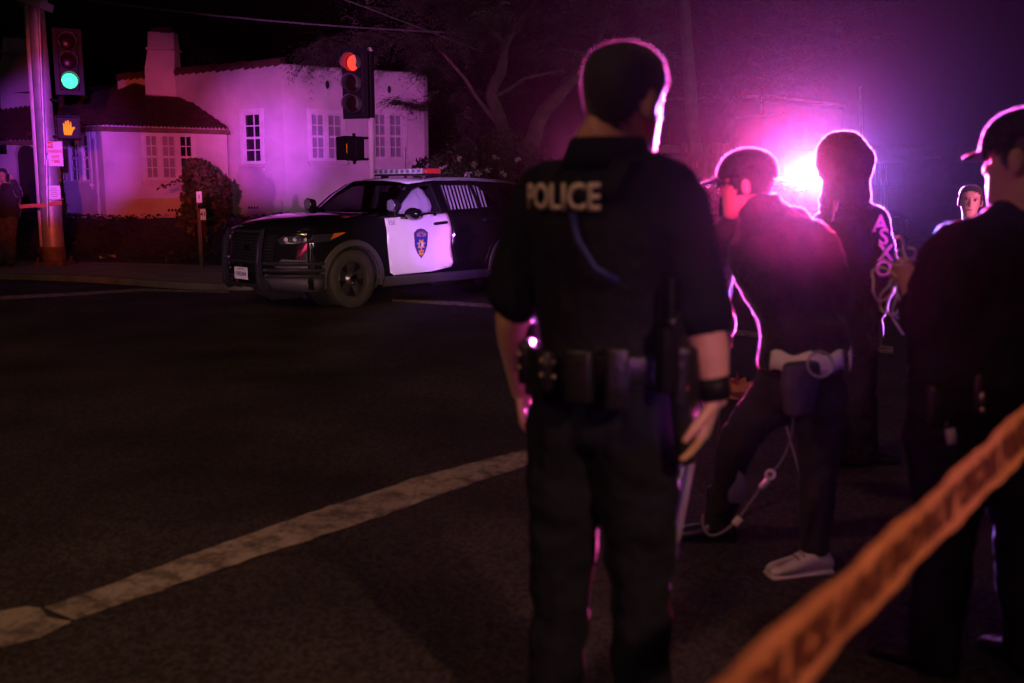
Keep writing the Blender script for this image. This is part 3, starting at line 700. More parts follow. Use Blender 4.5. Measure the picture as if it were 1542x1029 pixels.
# ---------------------------------------------------------------- house
def wp(px, D): r = ray(px, HZ); return Vector((r.x / r.y * D, D))
house = empty('house', (-8, 27, .8), 'white stucco house with low tiled wing, chimneys and flat-roofed block, lit purple', 'house')
HL = Vector((-8, 27, .8))
def hb(q, name, mat, parent=house, **k):
    # everything in world coordinates, shifted to the house origin
    q.v = [tuple(Vector(v) - HL) for v in q.v]; return q.build(name, mat, parent, **k)
def hit(p0, p1, px, py):
    r = ray(px, py); k = r.x / r.y; d = p1 - p0; t = (p0.x - k * p0.y) / (k * d.y - d.x); q = p0 + d * t
    return t * d.length, CZ + r.z / r.y * q.y
class Wall:
    def __init__(s, p0, p1, z0, z1, ztop1=None):
        s.p0, s.p1, s.z0, s.z1 = p0, p1, z0, z1; s.zt = ztop1 if ztop1 is not None else z1
        s.L = (p1 - p0).length; s.u = (p1 - p0) / s.L; s.n = Vector((s.u.y, -s.u.x))   # outward = towards camera side
        if s.n.y > 0: s.n = -s.n
        s.op = []
    def pt(s, u, z, d=0): q = s.p0 + s.u * u + s.n * d; return Vector((q.x, q.y, z))
    def build(s, name='wall', mat='stucco'):
        q = MB(); xs = sorted({0, s.L, *[a for o in s.op for a in o[:2]]}); zs = sorted({s.z0, s.z1, *[a for o in s.op for a in o[2:4]]})
        for a, b in zip(xs, xs[1:]):
            for c_, d in zip(zs, zs[1:]):
                if any(o[0] <= (a + b) / 2 <= o[1] and o[2] <= (c_ + d) / 2 <= o[3] for o in s.op): continue
                top = [d, d]
                if d == s.z1: top = [lerp(s.z1, s.zt, a / s.L), lerp(s.z1, s.zt, b / s.L)]
                q.add([s.pt(a, c_), s.pt(b, c_), s.pt(b, top[1]), s.pt(a, top[0])], [(0, 1, 2, 3)])
        for (a, b, c_, d) in s.op:
            P4 = [(a, c_), (b, c_), (b, d), (a, d)]
            for k in range(4):
                A, B = P4[k], P4[(k + 1) % 4]; q.add([s.pt(*A), s.pt(*B), s.pt(*B, -.14), s.pt(*A, -.14)], [(0, 1, 2, 3)])
        # back and ends give the wall its thickness
        q.add([s.pt(0, s.z0, -.2), s.pt(s.L, s.z0, -.2), s.pt(s.L, s.zt, -.2), s.pt(0, s.z1, -.2), s.pt(0, s.z1), s.pt(s.L, s.zt), s.pt(0, s.z0), s.pt(s.L, s.z0)], [(0, 3, 2, 1), (3, 4, 5, 2), (0, 6, 4, 3), (1, 2, 5, 7)])
        return hb(q, name, M[mat], fix=False)
    def window(s, px0, px1, py0, py1, sashes, rows, cols=2, curtain=(), sill=True, dpane=None):
        a, zt = hit(s.p0, s.p1, px0, py0); b, zb = hit(s.p0, s.p1, px1, py1); _, zt2 = hit(s.p0, s.p1, px1, py0)
        s.op.append((a, b, zb, zt)); fr = MB(); fw = .05
        def bar(q, u0, u1, z0, z1, d0, d1):
            q.add([s.pt(u, z, d) for u in (u0, u1) for z in (z0, z1) for d in (d0, d1)], [(0, 1, 3, 2), (4, 6, 7, 5), (0, 4, 5, 1), (2, 3, 7, 6), (0, 2, 6, 4), (1, 5, 7, 3)])
        bar(fr, a - .07, a + fw, zb - .0, zt + .07, -.05, .03); bar(fr, b - fw, b + .07, zb, zt + .07, -.05, .03); bar(fr, a + fw, b - fw, zt - fw, zt + .07, -.05, .028); bar(fr, a + fw, b - fw, zb, zb + fw, -.05, .028)
        edges = []
        for k, (s0, s1) in enumerate(sashes):
            u0, _ = hit(s.p0, s.p1, s0, py0); u1, _ = hit(s.p0, s.p1, s1, py0); edges.append((u0, u1))
            if k: bar(fr, edges[k - 1][1] + .0, u0 - .0, zb + fw, zt - fw, -.05, .02)
        fo = hb(fr, 'window', M['trim'], bevel=.006)
        for k, (u0, u1) in enumerate(edges):
            z0, z1 = zb + fw, zt - fw; q = MB(); t = .022
            bar(q, u0, u0 + t, z0, z1, -.08, -.035); bar(q, u1 - t, u1, z0, z1, -.08, -.035)
            for r in range(rows + 1):
                zz = lerp(z0, z1, r / rows); w = .028 if r in (0, rows, rows // 2) else .014; bar(q, u0 + t, u1 - t, max(z0, zz - w), min(z1, zz + w), -.079, -.038)
            for c_ in range(1, cols): uu = lerp(u0, u1, c_ / cols); bar(q, uu - .013, uu + .013, z0 + .01, z1 - .01, -.078, -.04)
            hb(q, 'sash', M['trim'], fo).location = HL * 0
            for r in range(rows):
                for c_ in range(cols):
                    q = MB(); A, B = lerp(u0, u1, c_ / cols), lerp(u0, u1, (c_ + 1) / cols); Z0, Z1 = lerp(z0, z1, r / rows), lerp(z0, z1, (r + 1) / rows)
                    q.add([s.pt(A, Z0, -.06), s.pt(B, Z0, -.06), s.pt(B, Z1, -.06), s.pt(A, Z1, -.06)], [(0, 1, 2, 3)]); hb(q, 'pane', M['glass_curt'] if k in curtain else M['glass_win'], fo)
        if sill:
            q = MB(); bar(q, a - .10, b + .10, zb - .10, zb - .02, -.02, .10); bar(q, a - .06, b + .06, zb - .17, zb - .10, -.02, .05); hb(q, 'sill', M['stucco'], fo, bevel=.01)
        return (a, b, zb, zt)
C0, CL, CR = wp(430, 26.0), wp(262, 27.9), wp(640, 28.2)
CLx = C0 + (CL - C0) * 1.5
ztop = lambda px, py, p: P(px, py, p.y).z
# block left face (bright) - runs from far left behind the wing to the corner
wl = Wall(CLx, C0, .3, ztop(262, 112, CL) - .02, ztop(430, 96, C0))
wl.window(364, 396, 169, 247, [(366, 394)], 4)
wl.build()
wr = Wall(C0 + Vector((.0, .0)), CR, .3, ztop(430, 98, C0), ztop(640, 112, CR))
wr.window(466, 517, 168, 243, [(468, 488), (494, 514)], 4, curtain=(0, 1))
wr.window(562, 609, 168, 241, [(563, 581), (587, 605)], 4, curtain=(0, 1))
wr.build()
back = CR + (CL - C0) * 2.2
wb = Wall(CR, back, .3, ztop(640, 112, CR)); wb.build()
q = MB()   # flat roof behind the parapet
q.add([(*C0, 4.55), (*CR, 4.45), (*back, 4.45), (*(CLx + (back - CR)), 4.45), (*CLx, 4.5)], [(0, 1, 2, 3, 4)]); hb(q, 'flat_roof', M['tile'])
# barrel tile coping along the two parapets
def coping(p0, p1, z0, z1, n):
    for k in range(n):
        a, b = p0.lerp(p1, k / n), p0.lerp(p1, (k + .94) / n); za, zb = lerp(z0, z1, k / n), lerp(z0, z1, (k + .94) / n)
        jj = random.uniform(-.015, .015); q = MB(); q.tube([(a.x, a.y, za + .03 + jj), (b.x, b.y, zb + .05 + jj)], [.13, .11], 8, mat=None); hb(q, 'tile', M['tile'], smooth=True)
nrm = wl.n * -.08
coping(CLx + nrm, C0 + nrm, wl.z1, wl.zt, 24); q = MB(); A_, B_ = C0 + wr.n * -.09, CR + wr.n * -.09; q.tube([Vector((*A_, wr.z1 + .01)), Vector((*B_, wr.zt + .01))], [(.13, .03)] * 2, 8, hint=(wr.n.x, wr.n.y, 0)); hb(q, 'parapet_cap', M['stucco'])
# round vents
for px, py in ((493, 128), (586, 135)):
    u, z = hit(C0, CR, px, py); q = MB(); c_ = wr.pt(u, z, .0); q.ell(c_, (.06, .04, .11), 14, 8); hb(q, 'attic_vent', M['dark'], smooth=True)
    q = MB(); q.tube([c_ + Vector((cos(a) * .07, -.01, sin(a) * .12)) for a in [2 * pi * i / 16 for i in range(17)]], .018, 6, caps=False); hb(q, 'vent_ring', M['stucco'], smooth=True)
def fvents(W, px0, px1, py, n):
    for k in range(n):
        u, z = hit(W.p0, W.p1, lerp(px0, px1, (k + .5) / n), py); q = MB(); q.add([W.pt(u + a, z + b, .004) for a, b in [(-.03, -.03), (.03, -.03), (.03, .02), (0, .045), (-.03, .02)]], [(0, 1, 2, 3, 4)]); hb(q, 'foundation_vent', M['dark'])
fvents(wl, 373, 390, 313, 4)
# meter box
u, z = hit(wl.p0, wl.p1, 420, 311); q = MB(); c_ = wl.pt(u, z, .06); A = Matrix.Rotation(math.atan2(wl.u.y, wl.u.x), 3, 'Z'); q.box(c_, (.34, .12, .30), A); mbx = hb(q, 'meter_box', M['stucco'], bevel=.01)
q = MB(); q.tube([c_ + Vector((0, 0, -.15)), c_ + Vector((0, 0, -.5))], .02, 8); hb(q, 'conduit', M['galv'])
# low wing
W0, W1, WL = wp(158, 25.2), wp(345, 26.6), wp(72, 27.2)
eave = P(158, 188, 25.2).z
w1 = Wall(W0, W1, .3, eave); w1.window(216, 293, 200, 272, [(218, 236), (243, 263), (270, 289)], 4, curtain=(0, 1)); w1.build()
w2 = Wall(WL, W0, .3, eave); w2.window(85, 138, 203, 275, [(88, 97), (103, 116), (122, 135)], 4); w2.build()
fvents(w2, 100, 116, 322, 4); fvents(w1, 252, 272, 317, 4)
# downspout
u, _ = hit(w2.p0, w2.p1, 149, 250); q = MB(); q.tube([w2.pt(u, eave - .05, .06), w2.pt(u, .8, .06)], .04, 8); hb(q, 'downspout', M['stucco'], smooth=True)
q = MB(); q.box(w2.pt(u, eave - .25, .06), (.12, .12, .16)); hb(q, 'downspout_head', M['stucco'])
# hip roof of the wing, rows of barrel tile
R0, R1 = P(205, 128, 28.6), P(262, 139, 28.2)
e = .32
n1, n2 = w1.n, w2.n
Ea = Vector((*(W1 + n1 * e), eave - .06)); Ec = Vector((*(W0 + (n1 + n2).normalized() * e * 1.3), eave - .06)); El = Vector((*(WL + n2 * e - w2.u * .3), eave - .06))
Rb = Vector((*(WL + Vector((0.2, 3.5))), R0.z))
def tiled(a, b, c_, d, n, m, name='roof'):   # eave a->b, ridge d->c ; corrugated sheet with course steps
    q = MB(); rows = []
    for j in range(m * 2 + 1):
        t = j / (m * 2); r = []
        for i in range(n * 4 + 1):
            s_ = i / (n * 4); p = a.lerp(b, s_).lerp(d.lerp(c_, s_), t); w_ = abs(sin(pi * i / 4)) ** .7 * .07 + (.03 if j % 2 else 0) - .0
            r.append((p.x, p.y, p.z + w_))
        rows.append(r)
    q.grid(rows); return hb(q, name, M['tile'], smooth=True)
tiled(Ec, Ea, R1, R0, 34, 9); tiled(El, Ec, R0, Rb, 22, 9)
def board(a, b, hgt, th, nv, name, mat):
    q = MB(); nv = Vector((nv.x, nv.y, 0)); q.add([a, b, b - Vector((0, 0, hgt)), a - Vector((0, 0, hgt)), a - nv * th, b - nv * th, b - Vector((0, 0, hgt)) - nv * th, a - Vector((0, 0, hgt)) - nv * th], [(0, 1, 2, 3), (4, 7, 6, 5), (0, 4, 5, 1), (3, 2, 6, 7), (0, 3, 7, 4), (1, 5, 6, 2)]); return hb(q, name, mat)
board(Ec, Ea, .11, .1, n1, 'fascia_board', M['rust']); board(El, Ec, .11, .1, n2, 'fascia_board', M['rust'])
q = MB(); q.add([Ec - Vector((0, 0, .02)), Ea - Vector((0, 0, .02)), Vector((*W1, eave - .08)), Vector((*W0, eave - .08)), Vector((*WL, eave - .08)), El - Vector((0, 0, .02))], [(0, 1, 2, 3), (0, 3, 4, 5)]); hb(q, 'soffit', M['trim'])
# chimneys
def chimney(px0, px1, pxt0, pxt1, pyt, pym, pyb, D, dd):
    q = MB(); a, b = P(px0, pyb, D), P(px1, pyb, D); mz = P(px0, pym, D).z; tz = P(px0, pyt, D).z; t0, t1 = P(pxt0, pym, D).x, P(pxt1, pym, D).x
    def ring(x0, x1, y0, y1, z): return [(x0, y0, z), (x1, y0 + .15, z), (x1, y1, z), (x0, y1, z)]
    rr = [ring(a.x, b.x, D, D + dd, a.z - 1.6), ring(a.x + .05, b.x - .05, D, D + dd, lerp(a.z, mz, .55)), ring(t0, t1, D + .06, D + dd - .1, mz), ring(t0 + .02, t1 - .02, D + .08, D + dd - .12, tz)]
    for i in range(3): q.grid([rr[i] + [rr[i][0]], rr[i + 1] + [rr[i + 1][0]]])
    q.add(rr[3], [(0, 1, 2, 3)]); q.box(((t0 + t1) / 2, D + dd / 2, mz + .02), (t1 - t0 + .08, dd, .07))
    ch = hb(q, 'chimney', M['stucco'], bevel=.02)
    q = MB(); q.box(((t0 + t1) / 2, D + dd / 2, tz + .05), (t1 - t0 - .15, dd * .6, .14)); hb(q, 'flue', M['tile'], ch)
chimney(217, 264, 221, 259, 47, 74, 137, 27.6, .75)
chimney(-2, 44, 2, 40, 56, 78, 135, 31, .9)
# porch range to the left: wall, arched door, roof
Q0, Q1 = wp(-140, 29.5), wp(96, 29.2); ev2 = P(30, 213, 29.3).z
wq = Wall(Q0, Q1, .3, ev2); u0, zb_ = hit(Q0, Q1, 29, 306); u1, zt_ = hit(Q0, Q1, 53, 218); wq.op.append((u0, u1, .3, zt_ - .0)); wq.build()
q = MB(); nn = 10; r_ = (u1 - u0) / 2; ar = [(u0 - .0, .3)] + [((u0 + u1) / 2 - r_ * cos(pi * k / nn), zt_ - r_ * 1.0 + r_ * sin(pi * k / nn)) for k in range(nn + 1)] + [(u1, .3)]
q.prism([wq.pt(a, b, -.10) for a, b in ar], wq.pt(0, 0, -.16) - wq.pt(0, 0, -.10)); hb(q, 'arched_door', M['wood_dark'])
q = MB()   # spandrels that turn the opening into an arch
for sgn in (0, 1):
    pts = [wq.pt(a, b, -.0) for a, b in (ar[1:1 + nn // 2 + 1] if not sgn else ar[1 + nn // 2:-1])]
    cor = wq.pt(u0 if not sgn else u1, zt_, 0); q.prism([cor] + pts, wq.pt(0, 0, -.14) - wq.pt(0, 0, 0))
hb(q, 'door_arch', M['stucco'])
q = MB(); q.tube([wq.pt(u0 - .05, .3, .02)] + [wq.pt(a + (.05 if a > (u0 + u1) / 2 else -.05), b + .03, .02) for a, b in ar[1:-1]] + [wq.pt(u1 + .05, .3, .02)], .05, 6); hb(q, 'door_moulding', M['stucco'], smooth=True)
u, z = hit(Q0, Q1, 6, 223); q = MB(); q.box(wq.pt(u, z, .12), (.18, .2, .36)); q.box(wq.pt(u, z + .2, .12), (.24, .26, .05)); hb(q, 'porch_lamp', M['blackplastic'])
u, z = hit(Q0, Q1, -60, 250); 
a_, b_ = Vector((*(Q0 + wq.n * .4), ev2)), Vector((*(Q1 + wq.n * .4 + wq.u * .3), ev2))
tiled(a_, b_, Vector((b_.x + .6, b_.y + 3.6, ev2 + 1.75)), Vector((a_.x, a_.y + 3.6, ev2 + 1.75)), 40, 9)
board(a_, b_, .12, .1, wq.n, 'fascia_board', M['rust'])
q = MB(); q.add([(*Q1, .3), (*Q1, ev2), (*(Q1 + Vector((.2, 4))), ev2), (*(Q1 + Vector((.2, 4))), .3)], [(0, 1, 2, 3)]); hb(q, 'side_wall', M['stucco'])

# ---------------------------------------------------------------- left signal pole
def zat(px, py, D): return P(px, py, D).z
PD = 19.2
pb_ = P(82, 386, PD); base = Vector((pb_.x, pb_.y, .10))
top = P(49, -60, PD)
pole = empty('signal_pole', base, 'thick galvanised signal pole at the left kerb with parking sign and paper notice taped on', 'signal pole', 'traffic signal poles')
def loc(q, o, name, mat, root, **k):
    L = Vector(root.location); q.v = [tuple(Vector(v) - L) for v in q.v]; return q.build(name, mat, root, **k)
q = MB(); ps = [base, base.lerp(top, .2), base.lerp(top, .45), top]; q.tube([Vector((p.x, p.y, base.z + (top.z - base.z) * k)) for p, k in zip(ps, (0, .2, .45, 1))], [.20, .185, .165, .13], 24, mat=None); sh = loc(q, 0, 'shaft', M['galv'], pole, smooth=True)
q = MB(); q.tube([base, base + Vector((0, 0, .36))], [.215, .205], 24); loc(q, 0, 'brown_base', M['rust'], pole, smooth=True)  # brown sleeve around the pole foot
q = MB(); q.box(base + Vector((0, 0, .03)), (.56, .56, .10)); 
for a in (-1, 1):
    for b in (-1, 1): q.tube([base + Vector((a * .22, b * .22, .05)), base + Vector((a * .22, b * .22, .16))], .025, 6)
loc(q, 0, 'base_plate', M['rust'], pole, bevel=.01)
q = MB(); k_ = lambda px, py, D=PD - .25: P(px, py, D)
q.tube([k_(70, 240), k_(72, 340)], .03, 8); q.tube([k_(58, 0), k_(68, 250)], .028, 8); loc(q, 0, 'conduit', M['galv'], pole, smooth=True)
q = MB(); q.box(k_(51, 4), (.5, .5, .14), Matrix.Rotation(.3, 3, 'Y')); q.tube([k_(30, 2), k_(70, 4)], .07, 8); loc(q, 0, 'mast_clamp', M['galv'], pole, smooth=True)
for y in (150, 205): q = MB(); q.tube([k_(70, y, PD), k_(88, y + 2, PD - .05)], .03, 8); loc(q, 0, 'bracket', M['blackplastic'], pole, smooth=True)
for y in (232, 300): 
    q = MB(); c_ = k_(80, y, PD); q.lathe([(.178, -.02), (.186, -.02), (.186, .02), (.178, .02)], c_, n=24); loc(q, 0, 'strap', M['galv'], pole, smooth=True)
# no parking sign
def flatsign(name, px0, px1, py0, py1, D, mat, label, cat, th=.006, rot=0):
    c_ = P((px0 + px1) / 2, (py0 + py1) / 2, D); w = (px1 - px0) * D / FPX; h = (py1 - py0) * D / FPX; r = empty(name, c_, label, cat, rz=rot)
    q = MB(); q.box((0, 0, 0), (w, th, h)); q.build('panel', mat, r, bevel=min(.02, th)); return r, w, h
sg, w, h = flatsign('parking_sign', 73, 94, 214, 250, PD - .22, M['signwhite'], 'white and red no parking sign strapped to the left signal pole', 'sign', rot=.12)
q = MB(); q.box((-w * .30, -.006, h * .36), (w * .36, .004, h * .24)); q.build('red_box', M['signred'], sg)
q = MB(); place_text(q, 'NO', .085, (-w * .30, -.010, h * .36), (1, 0, 0), (0, 0, 1), .03, sx=.8); q.build('lettering', M['signwhite'], sg)
q = MB()
for t, zz, s_ in (('PARKING', .10, .075), ('ANY', -.12, .085), ('TIME', -.31, .085)): place_text(q, t, s_, (0, -.008, h * zz), (1, 0, 0), (0, 0, 1), .02, sx=.85)
q.build('lettering', M['signred'], sg)
pn, w, h = flatsign('paper_notice', 73, 91, 280, 300, PD - .21, M['paper'], 'small white paper notice taped to the pole under the parking sign', 'notice', .002)
q = MB()
for k in range(5): q.box((0.0, -.003, h * (.3 - .15 * k)), (w * (.7 if k % 2 else .5), .001, .006))
q.build('printed_line', M['ink'], pn)
# signal heads
def visor_head(name, px, py, D, rz, lit_idx, label, sec=.345):
    c_ = P(px, py, D); r = empty(name, c_, label, 'traffic light', 'traffic signal heads', rz=rz)
    q = MB(); q.box((0, .10, 0), (.34, .20, sec * 3)); q.build('housing', M['blackplastic'], r, bevel=.02)
    q = MB(); q.box((0, .02, 0), (.50, .008, sec * 3 + .16)); q.build('backplate', M['blackplastic'], r, bevel=.004)
    for k in range(3):
        z = sec * (1 - k); on = k == lit_idx
        q = MB(); rows = []
        for yy in (0, -.06, -.12, -.18, -.25):
            rows.append([(.155 * sin(a), yy if abs(a) < 2.2 else max(yy, -.12), z + .155 * cos(a)) for a in [radians(-180 + 12 * i) for i in range(31)]])
        q.grid(rows); q.build('visor', M['visor'], r, smooth=True, solid=.004)
        q = MB(); q.lathe([(0, -.035), (.06, -.03), (.11, -.018), (.145, 0)], (0, .004, z), 'Y', 28, cap=False)
        q.build('lens', (M['green_hot'] if lit_idx == 2 else M['red_hot']) if on else M['lensoff'], r, smooth=True)
        q = MB(); q.tube([(-.17, .05, z + .16), (.17, .05, z + .16)], .008, 6); q.build('door_seam', M['blackplastic'], r)
    return r
M['visor'] = nodemat('visor_paint', (.13, .13, .13), .6)
g_ = visor_head('traffic_light', 103, 93, PD - .3, radians(26), 2, 'three-section traffic light with its green lens lit on the left pole')
def ped_head(name, px, py, D, rz, label):
    c_ = P(px, py, D); r = empty(name, c_, label, 'pedestrian signal', 'pedestrian signal heads', rz=rz)
    q = MB(); q.box((0, .10, 0), (.42, .20, .42)); q.build('housing', M['blackplastic'], r, bevel=.03)
    q = MB()
    for a, b, c1, d in ((0, .205, .41, .012), (-.2, 0, .012, .40), (.2, 0, .012, .40)): q.box((a, -.07, b if d != .40 else 0), (c1, .16, d))
    q.build('hood', M['blackplastic'], r)
    hand = [(-.075, -.13), (.05, -.13), (.07, -.06), (.115, .0), (.10, .03), (.06, .0), (.055, .11), (.035, .115), (.025, .02), (.018, .135), (-.008, .14), (-.012, .02), (-.028, .13), (-.052, .125), (-.048, .01), (-.07, .09), (-.092, .08), (-.085, -.06)]
    V, F = patch2d(hand, (), .05); q = MB(); q.add([(v.x, -.004, v.y) for v in V], F); q.build('hand_symbol', M['hand_on'], r)
    q = MB()
    for k in range(12):
        for j in (0, 1):
            t = -.19 + .0345 * k; q.box((t, -.012, 0) if j else (0, -.012, t), (.004, .012, .38) if j else (.38, .012, .004))
    q.build('lens_grid', M['blackplastic'], r)
    q = MB(); q.tube([(0, .1, .2), (0, .1, .27)], .03, 8); q.tube([(0, .1, -.2), (0, .1, -.27)], .03, 8); q.build('mount', M['blackplastic'], r)
    return r
ped_head('pedestrian_signal', 103, 193, PD - .3, radians(20), 'pedestrian signal with lit orange hand on the thick left pole')
# white conduit pole beside it
q = MB(); a, b = P(62, 334, 21.5), P(38, -20, 21.5); a.z = bankz(a.x, a.y) - .1; o = empty('white_post', a, 'tall thin white pole standing just left of the signal pole', 'pole')
q.tube([a, Vector((P(62, 334, 21.5).x, 21.5, 1.2)), b], .058, 12); loc(q, 0, 'shaft', M['whitepipe'], o, smooth=True)
q = MB(); q.lathe([(.12, -.02), (.12, .05), (.07, .1)], a + Vector((0, 0, .12)), n=16); loc(q, 0, 'footing', M['rust'], o, smooth=True)
# centre signal pole
CD = 18.3
b0 = P(561, 300, CD); b0.z = .1; t0 = P(553, 76, CD)
po = empty('signal_pole', b0, 'slim pale signal pole rising behind the roof of the patrol car', 'signal pole', 'traffic signal poles')
q = MB(); q.tube([b0, b0 + Vector((0, 0, .4)), Vector((b0.x - .0, CD, t0.z)), Vector((b0.x - .0, CD, t0.z + .05))], [.09, .062, .058, .02], 16); loc(q, 0, 'shaft', M['whitepipe'], po, smooth=True)
q = MB(); q.tube([Vector((b0.x, CD, P(0, 78, CD).z)), Vector((b0.x, CD, P(0, 178, CD).z))], .075, 12); loc(q, 0, 'side_mount', M['blackplastic'], po, smooth=True)
for y in (208, 240): q = MB(); q.tube([P(533, y, CD - .1), P(561, y, CD)], .022, 8); loc(q, 0, 'bracket', M['blackplastic'], po, smooth=True)
visor_head('traffic_light', 534, 126, CD - .15, radians(-17), 0, 'three-section traffic light with its red lens lit behind the patrol car', .355)
ped_head('pedestrian_signal', 526, 224, CD - .15, radians(-52), 'pedestrian signal with orange hand turned left on the centre pole')
# marker post by shrub
mp = P(304, 398, 18.4); mp.z = .09
o = empty('marker_post', mp, 'low post with two small number plates in front of the shrub', 'post')
q = MB(); q.box(mp + Vector((0, 0, .66)), (.07, .07, 1.34)); loc(q, 0, 'stake', M['rust'], o, bevel=.005)
for k, (px, py, t) in enumerate(((300, 297, '1'), (306, 323, '41'))):
    q = MB(); c_ = P(px, py, 18.3); q.box(c_, (.10, .02, .20)); s_ = loc(q, 0, 'number_plate', M['signwhite'], o, bevel=.004)
    q = MB(); place_text(q, t, .10, c_ + Vector((0, -.0125, 0)), (1, 0, 0), (0, 0, 1), .03); loc(q, 0, 'digits', M['ink'], o)
q = MB(); q.ell(P(303, 311, 18.3), (.07, .05, .05), 10, 6); loc(q, 0, 'clamp', M['blackplastic'], o)
q = MB(); q.box(G(163, 391, .1) + Vector((0, 0, .05)), (.34, .22, .10), Matrix.Rotation(.4, 3, 'Z')); q.v = [(v[0] + random.uniform(-.02, .02), v[1], v[2] + random.uniform(-.02, .015)) for v in q.v]
tag(q.build('concrete_block', M['concrete'], bevel=.012), 'broken concrete chunk lying at the back edge of the pavement', 'rubble')
# shrub
sc = P(308, 285, 22.0); sb = Vector((sc.x, sc.y, bankz(sc.x, sc.y)))
o = empty('leafy_shrub', sb, 'dense upright shrub with reddish leaves in front of the house windows', 'shrub')
q = MB(); random.seed(11)
for px, py, r1, r2, n in ((300, 265, .36, .38, 700), (322, 285, .40, .38, 800), (300, 300, .38, .45, 800), (318, 315, .42, .4, 700), (300, 330, .5, .4, 700), (330, 300, .25, .45, 300), (292, 250, .2, .16, 120)):
    leaves(q, P(px, py, 22), (r1, .5, r2), n, .075, [M['leaf'], M['leaf'], M['leafdry']])
pts = [P(285, 255, 22), P(262, 275, 21.9), P(236, 283, 21.8)]
for k in range(16): leaves(q, pts[0].lerp(pts[2], k / 16) + Vector((0, 0, -.1 * sin(pi * k / 16))), (.04, .04, .05), 3, .05, [M['leaf']])
loc(q, 0, 'leaves', None, o, fix=False)
q = MB()
for k in range(7): a = random.uniform(0, 6.3); q.tube([sb, sb + Vector((cos(a) * .12, sin(a) * .1, .5)), sb + Vector((cos(a) * .3, sin(a) * .25, 1.2))], [.03, .022, .008], 6)
loc(q, 0, 'stem', M['bark'], o)
# ---------------------------------------------------------------- trees behind the car
def limb(q, pts, r0, r1, D=None, dz=0):
    P3 = [P(*p) for p in pts]; sm = []
    for i in range(len(P3) - 1):
        for k in range(4): sm.append(P3[i].lerp(P3[i + 1], k / 4) + Vector((random.uniform(-.03, .03), random.uniform(-.03, .03), 0)))
    sm.append(P3[-1]); n = len(sm); q.tube(sm, [lerp(r0, r1, (i / (n - 1)) ** .8) for i in range(n)], 9)
def spray(q, c, n, rad, sz, dirn, droop, mats):
    for _ in range(n):
        d = Vector((random.gauss(0, .55), random.gauss(0, .55), random.gauss(0, .22))) + dirn; d.normalize(); L = random.uniform(.5, 1.1) * rad
        p = Vector(c); w = d.cross(Vector((0, 0, 1))).normalized() if abs(d.z) < .95 else Vector((1, 0, 0)); k = 7; m = mats[int(random.random() * len(mats))]
        for i in range(k):
            t = i / k; p2 = Vector(c) + d * L * (t + 1 / k) + Vector((0, 0, -droop * L * (t + .1) ** 2)); s_ = sz * (1 - t * .5)
            for sgn in (-1, 1):
                tip = p + (w * sgn * .8 + d * .8 + Vector((0, 0, random.uniform(-.8, .1)))).normalized() * s_ * 2.2
                q.add([p, p + d * s_ * .35, tip], [(0, 1, 2)], m)
            p = p2
tb = P(790, 300, 27); tb.z = .1
def tree(name, bx, D, label, limbs, clumps, seed, cat='tree', mat='needle', n=24, sz=.10, rad=.9):
    random.seed(seed); b = P(bx, 300, D); b.z = .0; o = empty(name, b, label, cat, 'trees behind the road'); q = MB()
    for L in limbs: limb(q, L[0], L[1], L[2])
    loc(q, 0, 'trunk', M['bark'], o, smooth=True)
    q = MB()
    for (px0, px1, py0, py1, D0, D1, k) in clumps:
        for _ in range(k):
            px, py = random.uniform(px0, px1), random.uniform(py0, py1)
            if noise.noise(Vector((px / 70, py / 45, seed))) < -.12: continue
            c_ = P(px, py, random.uniform(D0, D1)); spray(q, c_, n, rad, sz, Vector((random.uniform(-.8, .8), -.3, random.uniform(-.3, .2))), .5, [M[mat]])
    loc(q, 0, 'crown', None, o, fix=False); return o
tree('cypress_tree', 790, 25, 'old cypress with bent twin limbs and drooping foliage behind the patrol car',
     [([(770, 345, 25), (765, 250, 25), (762, 204, 25), (739, 146, 25), (757, 97, 25), (759, 66, 25), (782, 39, 25), (800, 10, 25), (830, -60, 25)], .22, .07),
      ([(790, 345, 25.2), (798, 225, 25.2), (814, 175, 25.2), (845, 140, 25.4), (880, 100, 25.6), (915, 20, 26)], .26, .10), ([(762, 204, 25), (700, 120, 25), (650, 60, 25)], .07, .03),
      ([(739, 150, 25), (790, 118, 25), (850, 105, 25)], .06, .03), ([(759, 66, 25), (720, 20, 24.6), (680, -20, 24)], .06, .03)],
     [(540, 760, -50, 60, 21.5, 26, 34), (600, 860, -40, 50, 23, 27, 46), (780, 1020, -30, 80, 23, 27, 60), (820, 960, 20, 130, 22, 26, 26), (540, 660, 60, 110, 23.5, 26, 14), (600, 800, 60, 190, 26, 29, 40), (640, 720, 150, 240, 27, 28.5, 26), (460, 560, 60, 90, 24.5, 25.5, 8)], 5)
tree('cypress_tree', 1130, 33, 'dark spreading cypress crown above the utility pole and fences',
     [([(1110, 330, 33), (1100, 200, 33), (1090, 100, 33), (1070, 0, 33)], .3, .12), ([(1095, 130, 33), (1150, 60, 33), (1220, 10, 33)], .12, .05)],
     [(980, 1220, -40, 120, 30, 36, 90), (1180, 1330, -40, 70, 31, 36, 36), (1000, 1100, 100, 190, 34, 38, 20)], 9, n=20, sz=.14, rad=1.3)
tree('dark_tree', 380, 36, 'black mass of tree rising behind the white house', [([(400, 300, 36), (410, 150, 36), (420, 20, 36)], .3, .1)], [(260, 560, -40, 100, 33, 40, 70), (620, 760, 40, 250, 34, 40, 60)], 15, n=16, sz=.18, rad=1.6)
